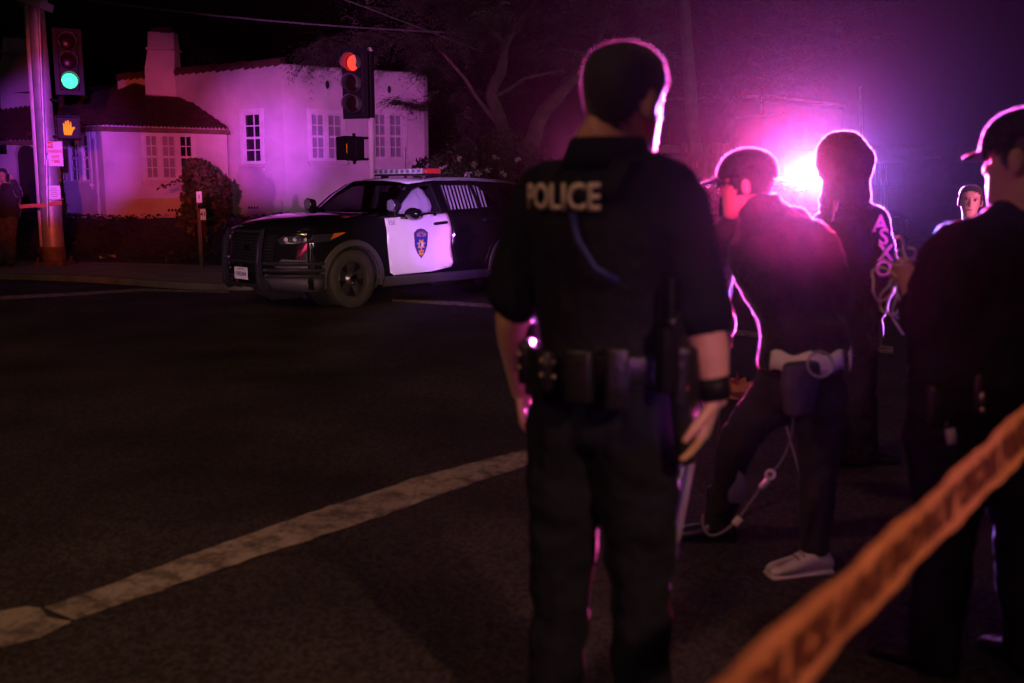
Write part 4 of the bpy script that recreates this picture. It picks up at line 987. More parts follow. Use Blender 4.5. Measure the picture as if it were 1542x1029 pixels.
# flowering shrubs by the tree
random.seed(21); c0 = P(690, 260, 23); c0.z = .1; o = empty('flowering_shrub', c0, 'loose flowering shrub with pale blooms beyond the roof of the patrol car', 'shrub'); q = MB()
for px, py, r1, r2 in ((650, 262, .5, .4), (690, 245, .6, .5), (730, 240, .7, .6), (760, 225, .6, .5), (720, 280, .9, .5), (660, 290, .8, .4), (800, 255, .7, .6), (700, 320, 1.3, .6)): leaves(q, P(px, py, 23), (r1, .6, r2), 420, .06, [M['leaf']])
loc(q, 0, 'leaves', None, o, fix=False); q = MB()
for px, py in ((746, 236), (704, 262), (720, 262), (690, 240), (712, 248), (668, 252), (757, 262), (735, 255), (780, 240)): leaves(q, P(px, py, 22.5), (.09, .09, .06), 14, .05)
loc(q, 0, 'blossom', M['print'], o, fix=False)
# ---------------------------------------------------------------- right background
def pipe(name, pts, r, mat, label, cat, group=None):
    P3 = [P(*p) for p in pts]; q = MB(); q.tube(P3, r, 8); q2 = q.build(name, M[mat], smooth=True, local=P3[0]); tag(q2, label, cat, group); return q2
up = P(1052, 300, 27); up.z = .0; o = empty('utility_pole', up, 'tall wooden utility pole right of the officer, leaning slightly', 'utility pole')
q = MB(); q.tube([up, P(1048, 250, 27), P(1034, 60, 27), P(1026, -60, 27)], [.20, .19, .16, .15], 14); loc(q, 0, 'shaft', M['polewood'], o, smooth=True)
q = MB(); q.box(P(1050, 248, 26.78), (.05, .02, .18)); loc(q, 0, 'reflector', M['signred'], o)
# board fence
fb = P(965, 290, 30); fb.z = 0; o = empty('board_fence', fb, 'pale vertical board fence behind the officer, left of the utility pole', 'fence')
x0, x1 = P(930, 280, 30).x, P(1092, 280, 30).x; k = 0; x = x0
while x < x1:
    zt = P(0, 219, 30).z if x < P(1030, 0, 30).x else P(0, 216, 30).z
    q = MB(); q.box((x + .07, 30 + (.0 if k % 2 else .015), zt / 2), (.135, .025, zt + random.uniform(-.03, .03))); loc(q, 0, 'board', M['fence'], o); x += .145; k += 1
for px in (965, 994, 1028, 1062, 1090): q = MB(); c_ = P(px, 240, 29.9); q.box((c_.x, 29.9, 1.4), (.12, .12, 2.9 if px != 1028 else 2.95)); loc(q, 0, 'post', M['rustpost'] if px == 1028 else M['fence'], o)
for y in (233,): q = MB(); c_ = P(0, y, 29.85); q.box(((x0 + x1) / 2 - .7, 29.88, c_.z), ((x1 - x0) * .7, .05, .10)); loc(q, 0, 'rail', M['darkwall'], o)
pipe('marker_rod', [(1018, 252, 20), (1018, 285, 20), (1018, 340, 20)], .02, 'whitepipe', 'thin white marker rod standing before the board fence', 'rod')
# low building with pale fascia line
lb_ = P(1145, 290, 38); lb_.z = 0; o = empty('low_building', lb_, 'dark low building with pale roof edge beyond the second patrol car', 'building')
q = MB(); a, b, c_ = P(930, 290, 38), P(1145, 290, 36), P(1262, 290, 40)
zt = P(1145, 146, 36).z; z2 = P(930, 157, 38).z
for A, B in ((a, b), (b, c_)): q.add([(A.x, A.y, 0), (B.x, B.y, 0), (B.x, B.y, zt - .15), (A.x, A.y, zt - .15)], [(0, 1, 2, 3)])
q.add([(a.x, a.y, zt - .15), (b.x, b.y, zt - .15), (c_.x, c_.y, zt - .15), (a.x + 3, a.y + 14, zt - .15)], [(0, 1, 2, 3)]); q.add([(c_.x, c_.y, 0), (a.x + 3, a.y + 14, 0), (a.x + 3, a.y + 14, zt - .15), (c_.x, c_.y, zt - .15)], [(0, 1, 2, 3)])
loc(q, 0, 'wall', M['darkwall'], o)
for A, B in ((a, b), (b, c_)):
    q = MB(); n_ = Vector((0, -.35, 0)); q.tube([Vector((A.x, A.y, zt)) + n_, Vector((B.x, B.y, zt)) + n_], .05, 4); loc(q, 0, 'roof_edge', M['trim'], o)
q = MB(); q.tube([P(1145, 146, 35.6), P(1146, 172, 35.6)], .05, 6); loc(q, 0, 'downpipe', M['trim'], o)
q = MB(); q.tube([P(1104, 178, 35.4), P(1182, 173, 35.4)], .03, 6); loc(q, 0, 'awning_edge', M['trim'], o)
for px in (980, 1005, 1200, 1225): q = MB(); q.box(P(px, 205, 35.7) if px > 1100 else P(px, 205, 37.3), (.8, .06, 1.0)); w_ = loc(q, 0, 'window', M['glass_win'], o)
# grassy verge with tape
random.seed(31); q = MB()
for _ in range(5200):
    px, py = random.uniform(990, 1230), random.uniform(292, 345)
    p = G(px, max(py, 305)); 
    if kdist(p.x, p.y) < .4 or p.y > 60: continue
    h = random.uniform(.1, .5) * (1 + .8 * noise.noise(p * .5)); w = .03; a = random.uniform(0, 3.1)
    q.add([(p.x - cos(a) * w, p.y - sin(a) * w, .05), (p.x + cos(a) * w, p.y + sin(a) * w, .05), (p.x + random.uniform(-.15, .15), p.y, h + .05)], [(0, 1, 2)])
tag(q.build('verge_grass', M['leaf'], fix=False), 'rough grass and weeds on the verge beyond the far kerb', 'grass', kind='stuff')
random.seed(33); c0 = P(1062, 290, 25); c0.z = 0; o = empty('verge_bush', c0, 'low ragged bush beside the foot of the utility pole', 'bush'); q = MB()
for px, py, r1 in ((1040, 290, .7), (1066, 300, .6), (1085, 305, .5), (1050, 318, .8), (1020, 305, .7)): leaves(q, P(px, py, 25), (r1, .6, .45), 260, .08, [M['leaf']])
loc(q, 0, 'leaves', None, o, fix=False)
# thin poles and far line at right
pipe('thin_pole', [(1295, 130, 30), (1298, 240, 30), (1300, 350, 30)], .045, 'galv', 'tall thin metal pole beside the hooded person', 'pole')
pipe('sign_stake', [(1325, 248, 20), (1326, 300, 20), (1327, 392, 20)], .022, 'galv', 'left one of two slim stakes right of the hooded person', 'stake')
pipe('sign_stake', [(1334, 248, 20), (1335, 300, 20), (1336, 392, 20)], .022, 'galv', 'right one of two slim stakes right of the hooded person', 'stake')
fbld = P(1400, 290, 52); fbld.z = 0; o = empty('far_building', fbld, 'long dark building across the street behind the woman', 'building')
a, b = P(1200, 290, 52), P(1700, 290, 52); zt = P(0, 223, 52).z
q = MB(); q.box(((a.x + b.x) / 2, 55, zt / 2), (b.x - a.x, 6, zt)); loc(q, 0, 'wall', M['darkwall'], o)
q = MB(); q.box(((a.x + b.x) / 2, 51.9, zt), (b.x - a.x + .4, .3, .10)); loc(q, 0, 'roof_edge', M['darkwall'], o)
q = MB(); q.box(P(1405, 237, 51.8), (.9, .1, .22)); loc(q, 0, 'pale_panel', M['signwhite'], o)  # pale panel standing for a small rectangular light
for px in (1250, 1340, 1450, 1520): q = MB(); q.box(P(px, 262, 51.95), (1.5, .05, 1.1)); loc(q, 0, 'window', M['glass_win'], o)
# overhead wires
def wire(pts, r, label):
    P3 = [P(*p) for p in pts]; q = MB(); sm = []
    n = 14
    for i in range(n + 1):
        t = i / n; a, b, c_ = P3; p = a * ((1 - t) ** 2) + b * (2 * t * (1 - t)) + c_ * t * t; sm.append(p)
    q.tube(sm, r, 6); tag(q.build('overhead_wire', M['cable'], smooth=True), label, 'wire', 'overhead wires')
wire([(95, -5, 24), (400, 40, 24.5), (740, 52, 25)], .022, 'thick wire crossing the whole dark sky above the house')
wire([(300, 22, 24), (520, 46, 24.5), (760, 50, 25)], .010, 'thin wire just below the thick wire above the house')
wire([(480, -15, 18), (600, 30, 20), (727, 78, 24)], .012, 'wire slanting down from the sky into the cypress')
# ---------------------------------------------------------------- second patrol car with lights on
suv_b['label'] = 'patrol car with blazing red and blue roof lights behind the bystanders'
suv_b.location = (7.3, 23.2, 0); suv_b.rotation_euler = (0, 0, radians(-52))
# lit roof lights of the second patrol car
hb2 = radians(-65); hd = Vector((cos(hb2), sin(hb2), 0))
lc = P(1203, 262, 23); suv_b.location = (lc.x + 1.78 * hd.x, lc.y + 1.78 * hd.y, 0); suv_b.rotation_euler = (0, 0, hb2)
LR = lit('lit_red_lamp', (1, .03, .05), 30); LW_ = lit('lit_white_lamp', (1, .80, 1), 60); LB = lit('lit_blue_lamp', (.12, .22, 1), 45); LO = lit('lit_amber_lamp', (1, .35, .05), 25)
lbr2 = [c for c in suv_b.children if c.name.startswith('lightbar')][0]
lens = sorted([c for c in lbr2.children if c.name.startswith('lightbar_lens')], key=lambda c: sum(v.co.y for v in c.data.vertices))
for k, c in enumerate(lens):
    m = LO if k == 1 else LR if k < 3 else (LW_ if k < 8 else LB)
    c.material_slots[0].link = 'OBJECT'; c.material_slots[0].material = m
lz = 1.83
rt = Vector((-hd.y, hd.x, 0))
cb = Vector((lc.x, lc.y, lz)) + hd * .22
LAMPK = 1.0
def roof_lamp(name, loc, power, col, tx_, size=27, up=.165, ty=0):   # lightbar optics throw a flat forward beam
    v = Vector((tx_, ty, 1.5)) - loc; t_ = loc + v + Vector((0, 0, v.length * up))
    return lamp('SPOT', name, loc, power * LAMPK, col, t_, spot_size=radians(size), spot_blend=.5, shadow_soft_size=.09)
roof_lamp('roof_light_red', cb - rt * .45, 900000, (1, .015, .08), -1.5)
roof_lamp('roof_light_white', cb + rt * .02, 480000, (.80, .20, 1), .8)
roof_lamp('roof_light_blue', cb + rt * .45, 800000, (.16, .12, 1), 1.7)
# third patrol car, added unseen behind the foreground officer to carry a rim lamp
suv_c = copy_tree(suv_b); suv_c['label'] = 'stand-in patrol car added unseen behind the foreground officer, its lamp rimming his head'
hc3 = radians(-88); h3 = Vector((cos(hc3), sin(hc3), 0)); l3 = P(890, 262, 18.5)
suv_c.location = (l3.x + 1.78 * h3.x, l3.y + 1.78 * h3.y, 0); suv_c.rotation_euler = (0, 0, hc3)
roof_lamp('rim_light_pink', Vector((l3.x, l3.y, 1.83)) + h3 * .2, 50000, (1, .10, .45), .24, 11, .085, 2.4)
# thin haze added to imitate lens glare around the roof lights
hz = MB(); hz.box((0, 95, 9), (418, 230, 20)); HZO = hz.build('haze', None)
vm = bpy.data.materials.new('glare_haze_volume'); vm.use_nodes = True; t = vm.node_tree; t.nodes.clear()
o = t.nodes.new('ShaderNodeOutputMaterial'); pv = t.nodes.new('ShaderNodeVolumePrincipled'); pv.inputs['Color'].default_value = (.9, .9, .9, 1); pv.inputs['Density'].default_value = .000019; pv.inputs['Anisotropy'].default_value = .955
t.links.new(pv.outputs[0], o.inputs['Volume']); HZO.data.materials.clear(); HZO.data.materials.append(vm); HZO['kind'] = 'stuff'; HZO['label'] = 'thin haze added to imitate lens glare around the lit roof lights'; HZO.display_type = 'WIRE'

# ---------------------------------------------------------------- people
def headgrid(n=44):
    prof = [(-.122, .006, .070, -.058), (-.118, .022, .082, -.035), (-.108, .034, .090, -.018), (-.090, .046, .092, .0), (-.068, .054, .091, .03), (-.045, .060, .089, .060), (-.02, .066, .088, .080), (.005, .070, .087, .092), (.03, .073, .089, .099), (.055, .074, .088, .100), (.078, .071, .081, .094), (.098, .061, .066, .079), (.112, .044, .046, .056), (.120, .022, .022, .028), (.122, .006, .006, .008)]
    P2 = []
    for a, b in zip(prof, prof[1:]):
        for k in range(2): P2.append(tuple(lerp(a[i], b[i], k / 2) for i in range(4)))
    P2.append(prof[-1]); rows = []
    for z, rx, yf, yb in P2:
        r = []
        for j in range(n):
            a = 2 * pi * j / n; cy, hy = (yf - yb) / 2, (yf + yb) / 2; s_, c_ = sin(a), cos(a)
            x = rx * math.copysign(abs(c_) ** .88, c_); y = cy + hy * math.copysign(abs(s_) ** .88, s_)
            if s_ > 0:
                g = lambda x0, z0, sx_, sz_: math.exp(-((x - x0) / sx_) ** 2 - ((z - z0) / sz_) ** 2)
                y += .024 * g(0, -.018, .011, .014) + .013 * g(0, .006, .008, .02) - .010 * (g(.031, .014, .016, .011) + g(-.031, .014, .016, .011)) + .006 * (g(.03, .034, .022, .007) + g(-.03, .034, .022, .007)) + .006 * g(0, -.056, .024, .009) - .003 * g(0, -.040, .02, .005) + .004 * (g(.04, -.02, .015, .02) + g(-.04, -.02, .015, .02))
            r.append((x, y, z))
        rows.append(r)
    return rows
def add_head(q, c, R, sc=1.):
    rows = headgrid(); c = Vector(c); n = len(rows[0]); vs = [c + R @ (Vector(v) * sc) for r in rows for v in r]; k = len(rows)
    q.add(vs, [(i * n + j, i * n + (j + 1) % n, (i + 1) * n + (j + 1) % n, (i + 1) * n + j) for i in range(k - 1) for j in range(n)] + [tuple(range(n))[::-1], tuple((k - 1) * n + j for j in range(n))])
    for s in (-1, 1): q.ell(c + R @ (Vector((s * .077, -.008, -.002)) * sc), (.011 * sc, .020 * sc, .034 * sc), 14, 10, R @ Matrix.Rotation(s * -.35, 3, 'Z'))
def hair_shell(c, R, sc=1., low=-.06, front=.065, thick=.012, back_low=None, name='hair', mat='hair', par=None, org=None, jag=.004):
    rows = headgrid(36); q = MB(); c = Vector(c); V = []; n = len(rows[0]); keep = []
    for i, r in enumerate(rows):
        for v in r:
            p = Vector(v); d = Vector((p.x, p.y + .01, max(p.z, 0) * 1.0)); d = d.normalized() if d.length > 0 else Vector((0, 0, 1))
            jj = noise.noise(p * 60) * jag; V.append(p + d * (thick + jj))
    F = []
    for i in range(len(rows) - 1):
        for j in range(n):
            ids = (i * n + j, i * n + (j + 1) % n, (i + 1) * n + (j + 1) % n, (i + 1) * n + j); m = sum((Vector(rows[a // n][a % n]) for a in ids), Vector((0, 0, 0))) / 4
            lim = front - .032 * (m.x / .06) ** 2 if m.y > .055 else lerp(low, front, max(0, (m.y - .0) / .055) ** 2) if m.y > 0 else lerp(low, back_low if back_low is not None else low, sst(-.018, -.06, m.y)) + (.02 * (abs(m.x) / .07) ** 2 if back_low is not None else 0)
            if m.z > lim: F.append(ids)
    F.append(tuple((len(rows) - 1) * n + j for j in range(n)))
    q.add([c + R @ (v * sc) for v in V], F); q.v = [tuple(Vector(v) - org) for v in q.v]
    return q.build(name, M[mat], par, smooth='all', solid=.008)
def hand(q, w, d, pn, side, curl=.35, sc=1., spread=.0):
    """palm and five bent fingers; w wrist, d direction to the fingers, pn palm normal (palm faces this way), side +1 thumb on d x pn"""
    w = Vector(w); d = Vector(d).normalized(); pn = (Vector(pn) - d * Vector(pn).dot(d)).normalized(); lat = d.cross(pn).normalized() * side
    q.tube([w - d * .03, w + d * .01, w + d * .05 * sc, w + d * .085 * sc], [(.027, .020), (.030, .017), (.040, .015), (.040, .013)], 14, hint=lat, dome=.5)
    for k, (o_, L) in enumerate(((.031, .070), (.0105, .079), (-.0105, .073), (-.031, .056))):
        b = w + d * .078 * sc + lat * o_ * sc; dd = (d + lat * o_ * (1.5 + spread * 8)).normalized(); pts = [b - dd * .02, b]; ang = 0; p = b; c_ = curl * (1 + .18 * k)
        for f in (.42, .32, .26):
            ang += c_; v = dd * cos(ang) + pn * sin(ang); p = p + v * L * f * sc; pts.append(p)
        q.tube(pts, [.0095 * sc, .0098 * sc, .0090 * sc, .0082 * sc, .0070 * sc], 10, hint=lat, dome=.8)
    b = w + d * .025 * sc + lat * .028 * sc; v = (d * .75 + lat * .65 + pn * .25).normalized(); v2 = (d * .95 + lat * .2 + pn * .35).normalized()
    q.tube([b - v * .02, b + v * .03 * sc, b + v * .045 * sc + v2 * .02 * sc, b + v * .045 * sc + v2 * .045 * sc], [.014, .0125, .0108, .0085], 10, dome=.8)
def remesh(o, vox, sm=2, disp=0, tex=None, fine=None):
    m = o.modifiers.new('union', 'REMESH'); m.mode = 'VOXEL'; m.voxel_size = vox; m.use_smooth_shade = True
    if sm: s = o.modifiers.new('relax', 'SMOOTH'); s.factor = .5; s.iterations = sm
    if disp:
        d = o.modifiers.new('folds', 'DISPLACE'); d.texture = tex; d.strength = disp; d.mid_level = .5
    return o
tx = bpy.data.textures.new('folds', 'CLOUDS'); tx.noise_scale = .11; tx.noise_depth = 3
class Fig:
    """World-space joints; garments are closed lofts fused by a voxel remesh."""
    def __init__(s, name, label, base, cat='person', group=None):
        s.o = Vector(base); s.root = empty(name, s.o, label, cat, group)
    def put(s, q, name, mat, vox=None, sm=2, disp=0, **k):
        q.v = [tuple(Vector(v) - s.o) for v in q.v]; o = q.build(name, M[mat] if mat else None, s.root, smooth='all', **k)
        if vox: remesh(o, vox, sm, disp, tx)
        return o
def torso(q, hip, chest, neck, lat, rx, g=1.):
    """stacked rings hip -> neck; lat = sideways unit vector"""
    hip, chest, neck = Vector(hip), Vector(chest), Vector(neck)
    pts = [hip - (chest - hip).normalized() * .10, hip, hip.lerp(chest, .35), hip.lerp(chest, .7), chest, chest.lerp(neck, .35), chest.lerp(neck, .62), chest.lerp(neck, .82), neck]
    w = [.165, .172, .155, .172, .190, .19, .165, .10, .062]; dd = [.115, .12, .112, .122, .132, .122, .105, .080, .062]
    q.tube(pts, [(a * rx * g, b * g) for a, b in zip(w, dd)], 24, hint=lat, dome=.5)
def limbt(q, pts, rs, hint=None): 
    P3 = []; R3 = []
    for i in range(len(pts) - 1):
        for k in range(4):
            t = k / 4; P3.append(Vector(pts[i]).lerp(Vector(pts[i + 1]), t)); R3.append(lerp(rs[i], rs[i + 1], t))
    P3.append(Vector(pts[-1])); R3.append(rs[-1])
    for _ in range(2): P3 = [P3[0]] + [(P3[i - 1] + P3[i] * 2 + P3[i + 1]) / 4 for i in range(1, len(P3) - 1)] + [P3[-1]]
    q.tube(P3, R3, 14, dome=.8)
def shoe(q, ank, d, L=.285, h=.0, w=.048, roll=0.):
    a = Vector(ank); d = Vector((d[0], d[1], 0)).normalized(); lat = Vector((-d.y, d.x, 0)); z0 = a.z - .085
    tb_ = [(-.075, .035, .055), (-.06, .044, .075), (-.02, .046, .098), (.03, .044, .085), (.08, .047, .062), (.13, .052, .050), (.17, .048, .042), (.195, .030, .030)]
    rows = []; n = 14
    for x, ww, hh in tb_:
        r = []
        for j in range(n):
            an = 2 * pi * j / n; zz = z0 + max(0, (sin(an) * .5 + .5) ** .8 * hh * 1.15); r.append(a + d * x + lat * cos(an) * ww + Vector((0, 0, zz - a.z)))
        rows.append(r)
    vs = [v for r in rows for v in r]; k = len(rows)
    q.add(vs, [(i * n + j, i * n + (j + 1) % n, (i + 1) * n + (j + 1) % n, (i + 1) * n + j) for i in range(k - 1) for j in range(n)] + [tuple(range(n))[::-1], tuple((k - 1) * n + j for j in range(n))])
    q.tube([a + Vector((0, 0, -.02)), a + Vector((0, 0, .05))], [.045, .043], 14, dome=.4)
def yawR(yaw, pitch=0, roll=0): return Matrix.Rotation(-yaw, 3, 'Z') @ Matrix.Rotation(pitch, 3, 'X') @ Matrix.Rotation(roll, 3, 'Y')
def dirn(yaw): return Vector((sin(yaw), cos(yaw), 0))
def side(yaw): return Vector((cos(yaw), -sin(yaw), 0))   # the figure's right
Z3 = Vector((0, 0, 1))
# ---- officer in the foreground
D = 2.45; yw = radians(46); f, r = dirn(yw), side(yw)
hipc = P(910, 575, D); chest = P(908, 345, D); neck = P(915, 222, D); headc = P(940, 157, D - .01)
A = Fig('person', 'officer in dark uniform and POLICE vest standing with back to us in the foreground', (hipc.x, hipc.y, 0))
HR = yawR(radians(46), radians(-4), radians(4))
shL, shR = P(814, 300, D + .12), P(1010, 292, D - .10)
elL, wrL = P(772, 470, D + .16), P(788, 590, D + .30)
elR, wrR = P(1060, 490, D - .14), P(1076, 598, D - .15)
body = MB(); add_head(body, headc, HR, 1.12)
body.tube([neck - Z3 * .06 - f * .0, neck + Z3 * .02, headc + HR @ Vector((0, -.02, -.06))], [.082, .078, .074], 18, dome=.3)
torso(body, hipc, chest, neck, r, 1., .86)
for a, b, c_ in ((shL, elL, wrL), (shR, elR, wrR)): limbt(body, [a, b, b.lerp(c_, .35), c_], [.058, .050, .050, .034])
hand(body, wrR, (P(1046, 702, D - .16) - wrR), -r - f * .5, -1, .20, 1.12, .35)
hand(body, wrL, (P(792, 650, D + .30) - wrL), r * .6 + f * .3, 1, .5, 1.0)
for s_, px, kx, ax in ((-1, 862, 845, 835), (1, 955, 965, 962)):
    h_ = P(px, 600, D + (.05 if s_ < 0 else -.05)); k_2 = P(kx, 860, D + (.06 if s_ < 0 else -.02)); a_2 = Vector((P(ax, 1100, D).x, D + (.05 if s_ < 0 else -.03), .09)); limbt(body, [h_, k_2, a_2], [.075, .055, .038])
    q = MB(); limbt(q, [h_ + Z3 * .10, h_ - Z3 * .05, h_.lerp(k_2, .5), k_2, k_2.lerp(a_2, .45), a_2 - Z3 * .02], [.10, .118, .102, .083, .077, .07]); 
    if s_ < 0: tr = q
    else: tr.add(q.v, q.f)
    sh_ = MB(); shoe(sh_, a_2, dirn(yw + s_ * .2)); A.put(sh_, 'shoe', 'leather', .007, 1)
torso(tr, hipc - Z3 * .02, hipc + Z3 * .10, hipc + Z3 * .12, r, .98, .98)
A.put(body, 'body', 'skin', .0055, 2)
A.put(tr, 'trousers', 'uniform', .010, 3, .042)
sh = MB(); torso(sh, hipc + Z3 * .08, chest, neck - Z3 * .012, r, 1.05, 1.05)
for a, b, t_, s_ in ((shL, elL, .86, -1), (shR, elR, .90, 1)):
    limbt(sh, [chest.lerp(neck, .5), a + Z3 * .01, a.lerp(b, .45), a.lerp(b, t_)], [.09, .082, .078, .080])
A.put(sh, 'shirt', 'uniform', .010, 3, .034)
# collar
cl = MB(); cl.tube([neck - Z3 * .045, neck + Z3 * .022], [(.120, .106), (.094, .090)], 24, hint=r, caps=False); A.put(cl, 'collar', 'uniform', solid=.008)
# armour vest: plate carrier shell over the torso
vs_ = MB(); pts = [hipc.lerp(chest, .02) , hipc.lerp(chest, .35), hipc.lerp(chest, .7), chest, chest.lerp(neck, .32), chest.lerp(neck, .52), chest.lerp(neck, .66)]
vs_.tube(pts, [(.185, .145), (.178, .142), (.192, .152), (.205, .160), (.185, .148), (.155, .13), (.12, .10)], 28, hint=r, dome=.15)
A.put(vs_, 'vest', 'vest', .012, 2, .018)
for s_ in (-1, 1):
    st = MB(); c_ = chest.lerp(neck, .62) + r * s_ * .105; st.tube([c_ - f * .13 - Z3 * .05, c_ - f * .07 + Z3 * .035, c_ + f * .03 + Z3 * .045, c_ + f * .13 - Z3 * .04], [(.035, .010)] * 4, 8, hint=r); A.put(st, 'shoulder_strap', 'vest')
# lettering wraps the upper back
q = MB(); V, F = textmesh('POLICE', .085, .022, sx=.86); cen = chest.lerp(neck, .36)
w_ = []
for v in V:
    a = v.x / .20; p = cen + r * sin(a) * .208 - f * (.17 * cos(a) ** .8 + .004) + Z3 * (v.y + .005); w_.append(p)
q.add(w_, F); A.put(q, 'police_lettering', 'print', solid=.002)
q = MB(); pts = [chest + r * .05 - f * .165 + Z3 * .04, chest + r * .075 - f * .172 - Z3 * .02, chest + r * .12 - f * .165 - Z3 * .08, chest + r * .16 - f * .13 - Z3 * .11]; q.tube(pts, .008, 8); A.put(q, 'radio_cord', 'navyprint')
# duty belt and what hangs from it
bc = P(908, 540, D); q = MB(); q.tube([bc - Z3 * .032, bc + Z3 * .032], [(.192, .148), (.190, .146)], 32, hint=r); A.put(q, 'duty_belt', 'leather', bevel=.006)
def onbelt(ang, out=.0): a = radians(ang); return bc + r * sin(a) * (.192 + out) - f * cos(a) * (.148 + out), Matrix.Rotation(math.atan2((r * sin(a) - f * cos(a)).y, (r * sin(a) - f * cos(a)).x), 3, 'Z')
for ang, dims, nm in ((-52, (.035, .08, .11), 'cuff_pouch'), (-16, (.04, .09, .10), 'belt_pouch'), (18, (.035, .07, .13), 'belt_pouch'), (44, (.04, .055, .15), 'torch_holder')):
    c_, R_ = onbelt(ang, .02); q = MB(); q.box(c_ - Z3 * .015, dims, R_); A.put(q, nm, 'leather', bevel=.01)
for ang in (-34, -6, 4):
    for dz in (.015, -.02): c_, R_ = onbelt(ang, .048); q = MB(); q.ell(c_ + Z3 * dz, (.006, .006, .006), 10, 6); A.put(q, 'snap', 'brass')
c_, R_ = onbelt(78, .05); q = MB(); q.box(c_ + Z3 * .03, (.035, .06, .15), R_); q.tube([c_ + Z3 * .10, c_ + Z3 * .22], .008, 8); A.put(q, 'radio', 'blackplastic', bevel=.008)
q = MB(); q.ell(P(1033, 584, D - .20), (.008,) * 3, 10, 6); A.put(q, 'radio_led', 'pixel_led')
hb_, R_ = onbelt(92, .055); q = MB(); q.tube([hb_ + Z3 * .05, hb_ - Z3 * .06, hb_ + f * .01 - Z3 * .22], [(.045, .028), (.048, .03), (.028, .02)], 12, hint=f, dome=.4); q.tube([hb_ + Z3 * .04 - f * .01, hb_ + Z3 * .13 - f * .05], [(.03, .014), (.026, .014)], 10, hint=f, dome=.4); A.put(q, 'holster', 'leather', .006, 1)
hL_, R_ = onbelt(-88, .05); q = MB(); q.tube([hL_ + Z3 * .06, hL_ - Z3 * .12], [(.028, .02), (.022, .018)], 12, hint=f, dome=.5); q.tube([hL_ - Z3 * .05 - r * .0, hL_ - Z3 * .06 - r * .07], .012, 8, dome=.5); A.put(q, 'baton_holder', 'leather')
# watch strap, baton hanging at right, ear piece
q = MB(); wd = (wrR - elR).normalized(); wm = wrR - wd * .015; q.tube([wm - wd * .035, wm + wd * .02], [.042, .039], 16); A.put(q, 'wrist_band', 'blackplastic')
q = MB(); q.tube([P(1030, 640, D - .02), P(1040, 700, D - .02), P(1018, 815, D)], .009, 8, dome=.6); A.put(q, 'key_strap', 'galv')
ha = hair_shell(headc, HR, 1.12, -.01, .07, .006, back_low=-.08, par=A.root, org=A.o)
# ---- leaning man with cap, bag and cord
D = 3.95; yw = radians(-38); f, r = dirn(yw), side(yw)
foot = G(1212, 862, 0); D2 = foot.y
B = Fig('person', 'man in dark jacket and cap stepping left, white shoe, cord dangling from his bag', (foot.x, foot.y, 0))
hipc = P(1208, 560, D2); chest = P(1178, 395, D2); neck = P(1140, 305, D2 + .02); headc = P(1126, 284, D2 + .02) ; headc = P(1124, 281, D2)
HR = yawR(radians(-70), radians(-4))
body = MB(); add_head(body, headc, HR, .98)
body.tube([neck - Z3 * .05, headc + HR @ Vector((0, -.02, -.05))], [.066, .058], 16, dome=.3)
torso(body, hipc, chest, neck, r, 1., .85)
shL, shR = P(1098, 350, D2 + .10), P(1225, 360, D2 - .02)
elL, wrL = P(1072, 445, D2 + .16), P(1092, 500, D2 + .45)
elR, wrR = P(1262, 440, D2 + .05), P(1235, 485, D2 + .25)
for a, b, c_ in ((shL, elL, wrL), (shR, elR, wrR)): limbt(body, [a, b, c_], [.05, .042, .028])
hand(body, wrL, wrL - elL + f * .1, -Z3, 1, .5); hand(body, wrR, f, r * -1, 1, .6)
tr = MB(); kL, aL = P(1112, 660, D2 + .12), G(1085, 812, .1); aL = G(1082, 818, 0); aL.z = .10
kR, aR = P(1232, 705, D2 + .02), Vector((P(1226, 815, D2).x, D2, .10))
hl_, hr_ = P(1180, 575, D2 + .04), P(1232, 580, D2)
for h_, k2, a2 in ((hl_, kL, aL), (hr_, kR, aR)):
    limbt(body, [h_, k2, a2], [.07, .05, .035]); limbt(tr, [h_ + Z3 * .08, h_ - Z3 * .05, h_.lerp(k2, .5), k2, k2.lerp(a2, .5), a2 + Z3 * .01], [.09, .115, .095, .078, .068, .058])
torso(tr, hipc, hipc + Z3 * .08, hipc + Z3 * .10, r, .95, .92)
B.put(body, 'body', 'skin2', .0065, 2); B.put(tr, 'trousers', 'denim', .011, 3, .035)
q = MB(); shoe(q, aL, Vector((-1, .12, 0)), w=.055); q.tube([aL - Z3 * .03, aL + Z3 * .14], [.058, .06], 14, dome=.3); B.put(q, 'boot', 'leather', .008, 1)
q = MB(); shoe(q, aR - Z3 * .012, Vector((-1, -.25, 0))); so = B.put(q, 'shoe', 'shoewhite', .006, 1); so['label'] = 'white trainer'
q = MB(); lat = Vector((-1, -.25, 0)).normalized(); q.tube([aR - Z3 * .094 - lat * .07, aR - Z3 * .094 + lat * .19], [(.046, .012), (.05, .012)], 12, hint=Vector((-lat.y, lat.x, 0)), dome=.8); B.put(q, 'sole', 'shoewhite')
for k in range(4): q = MB(); c_ = aR + lat * (.03 + .025 * k) + Z3 * (-.01 - .011 * k); w0 = Vector((-lat.y, lat.x, 0)) * .03; q.tube([c_ - w0, c_ + Z3 * .006, c_ + w0], .0035, 6); B.put(q, 'lace', 'ink')
jk = MB(); torso(jk, hipc + Z3 * .16, chest, neck - Z3 * .015, r, 1.08, 1.12)
jk.tube([hipc + Z3 * .02, hipc + Z3 * .08, hipc + Z3 * .2], [(.185, .15), (.19, .155), (.18, .145)], 24, hint=r, dome=.1)
for a, b, c_ in ((shL, elL, wrL), (shR, elR, wrR)): limbt(jk, [chest.lerp(neck, .5), a, a.lerp(b, .5), b, b.lerp(c_, .9)], [.09, .082, .072, .064, .052])
jk.tube([neck - Z3 * .05, neck + Z3 * .03], [.088, .082], 18)
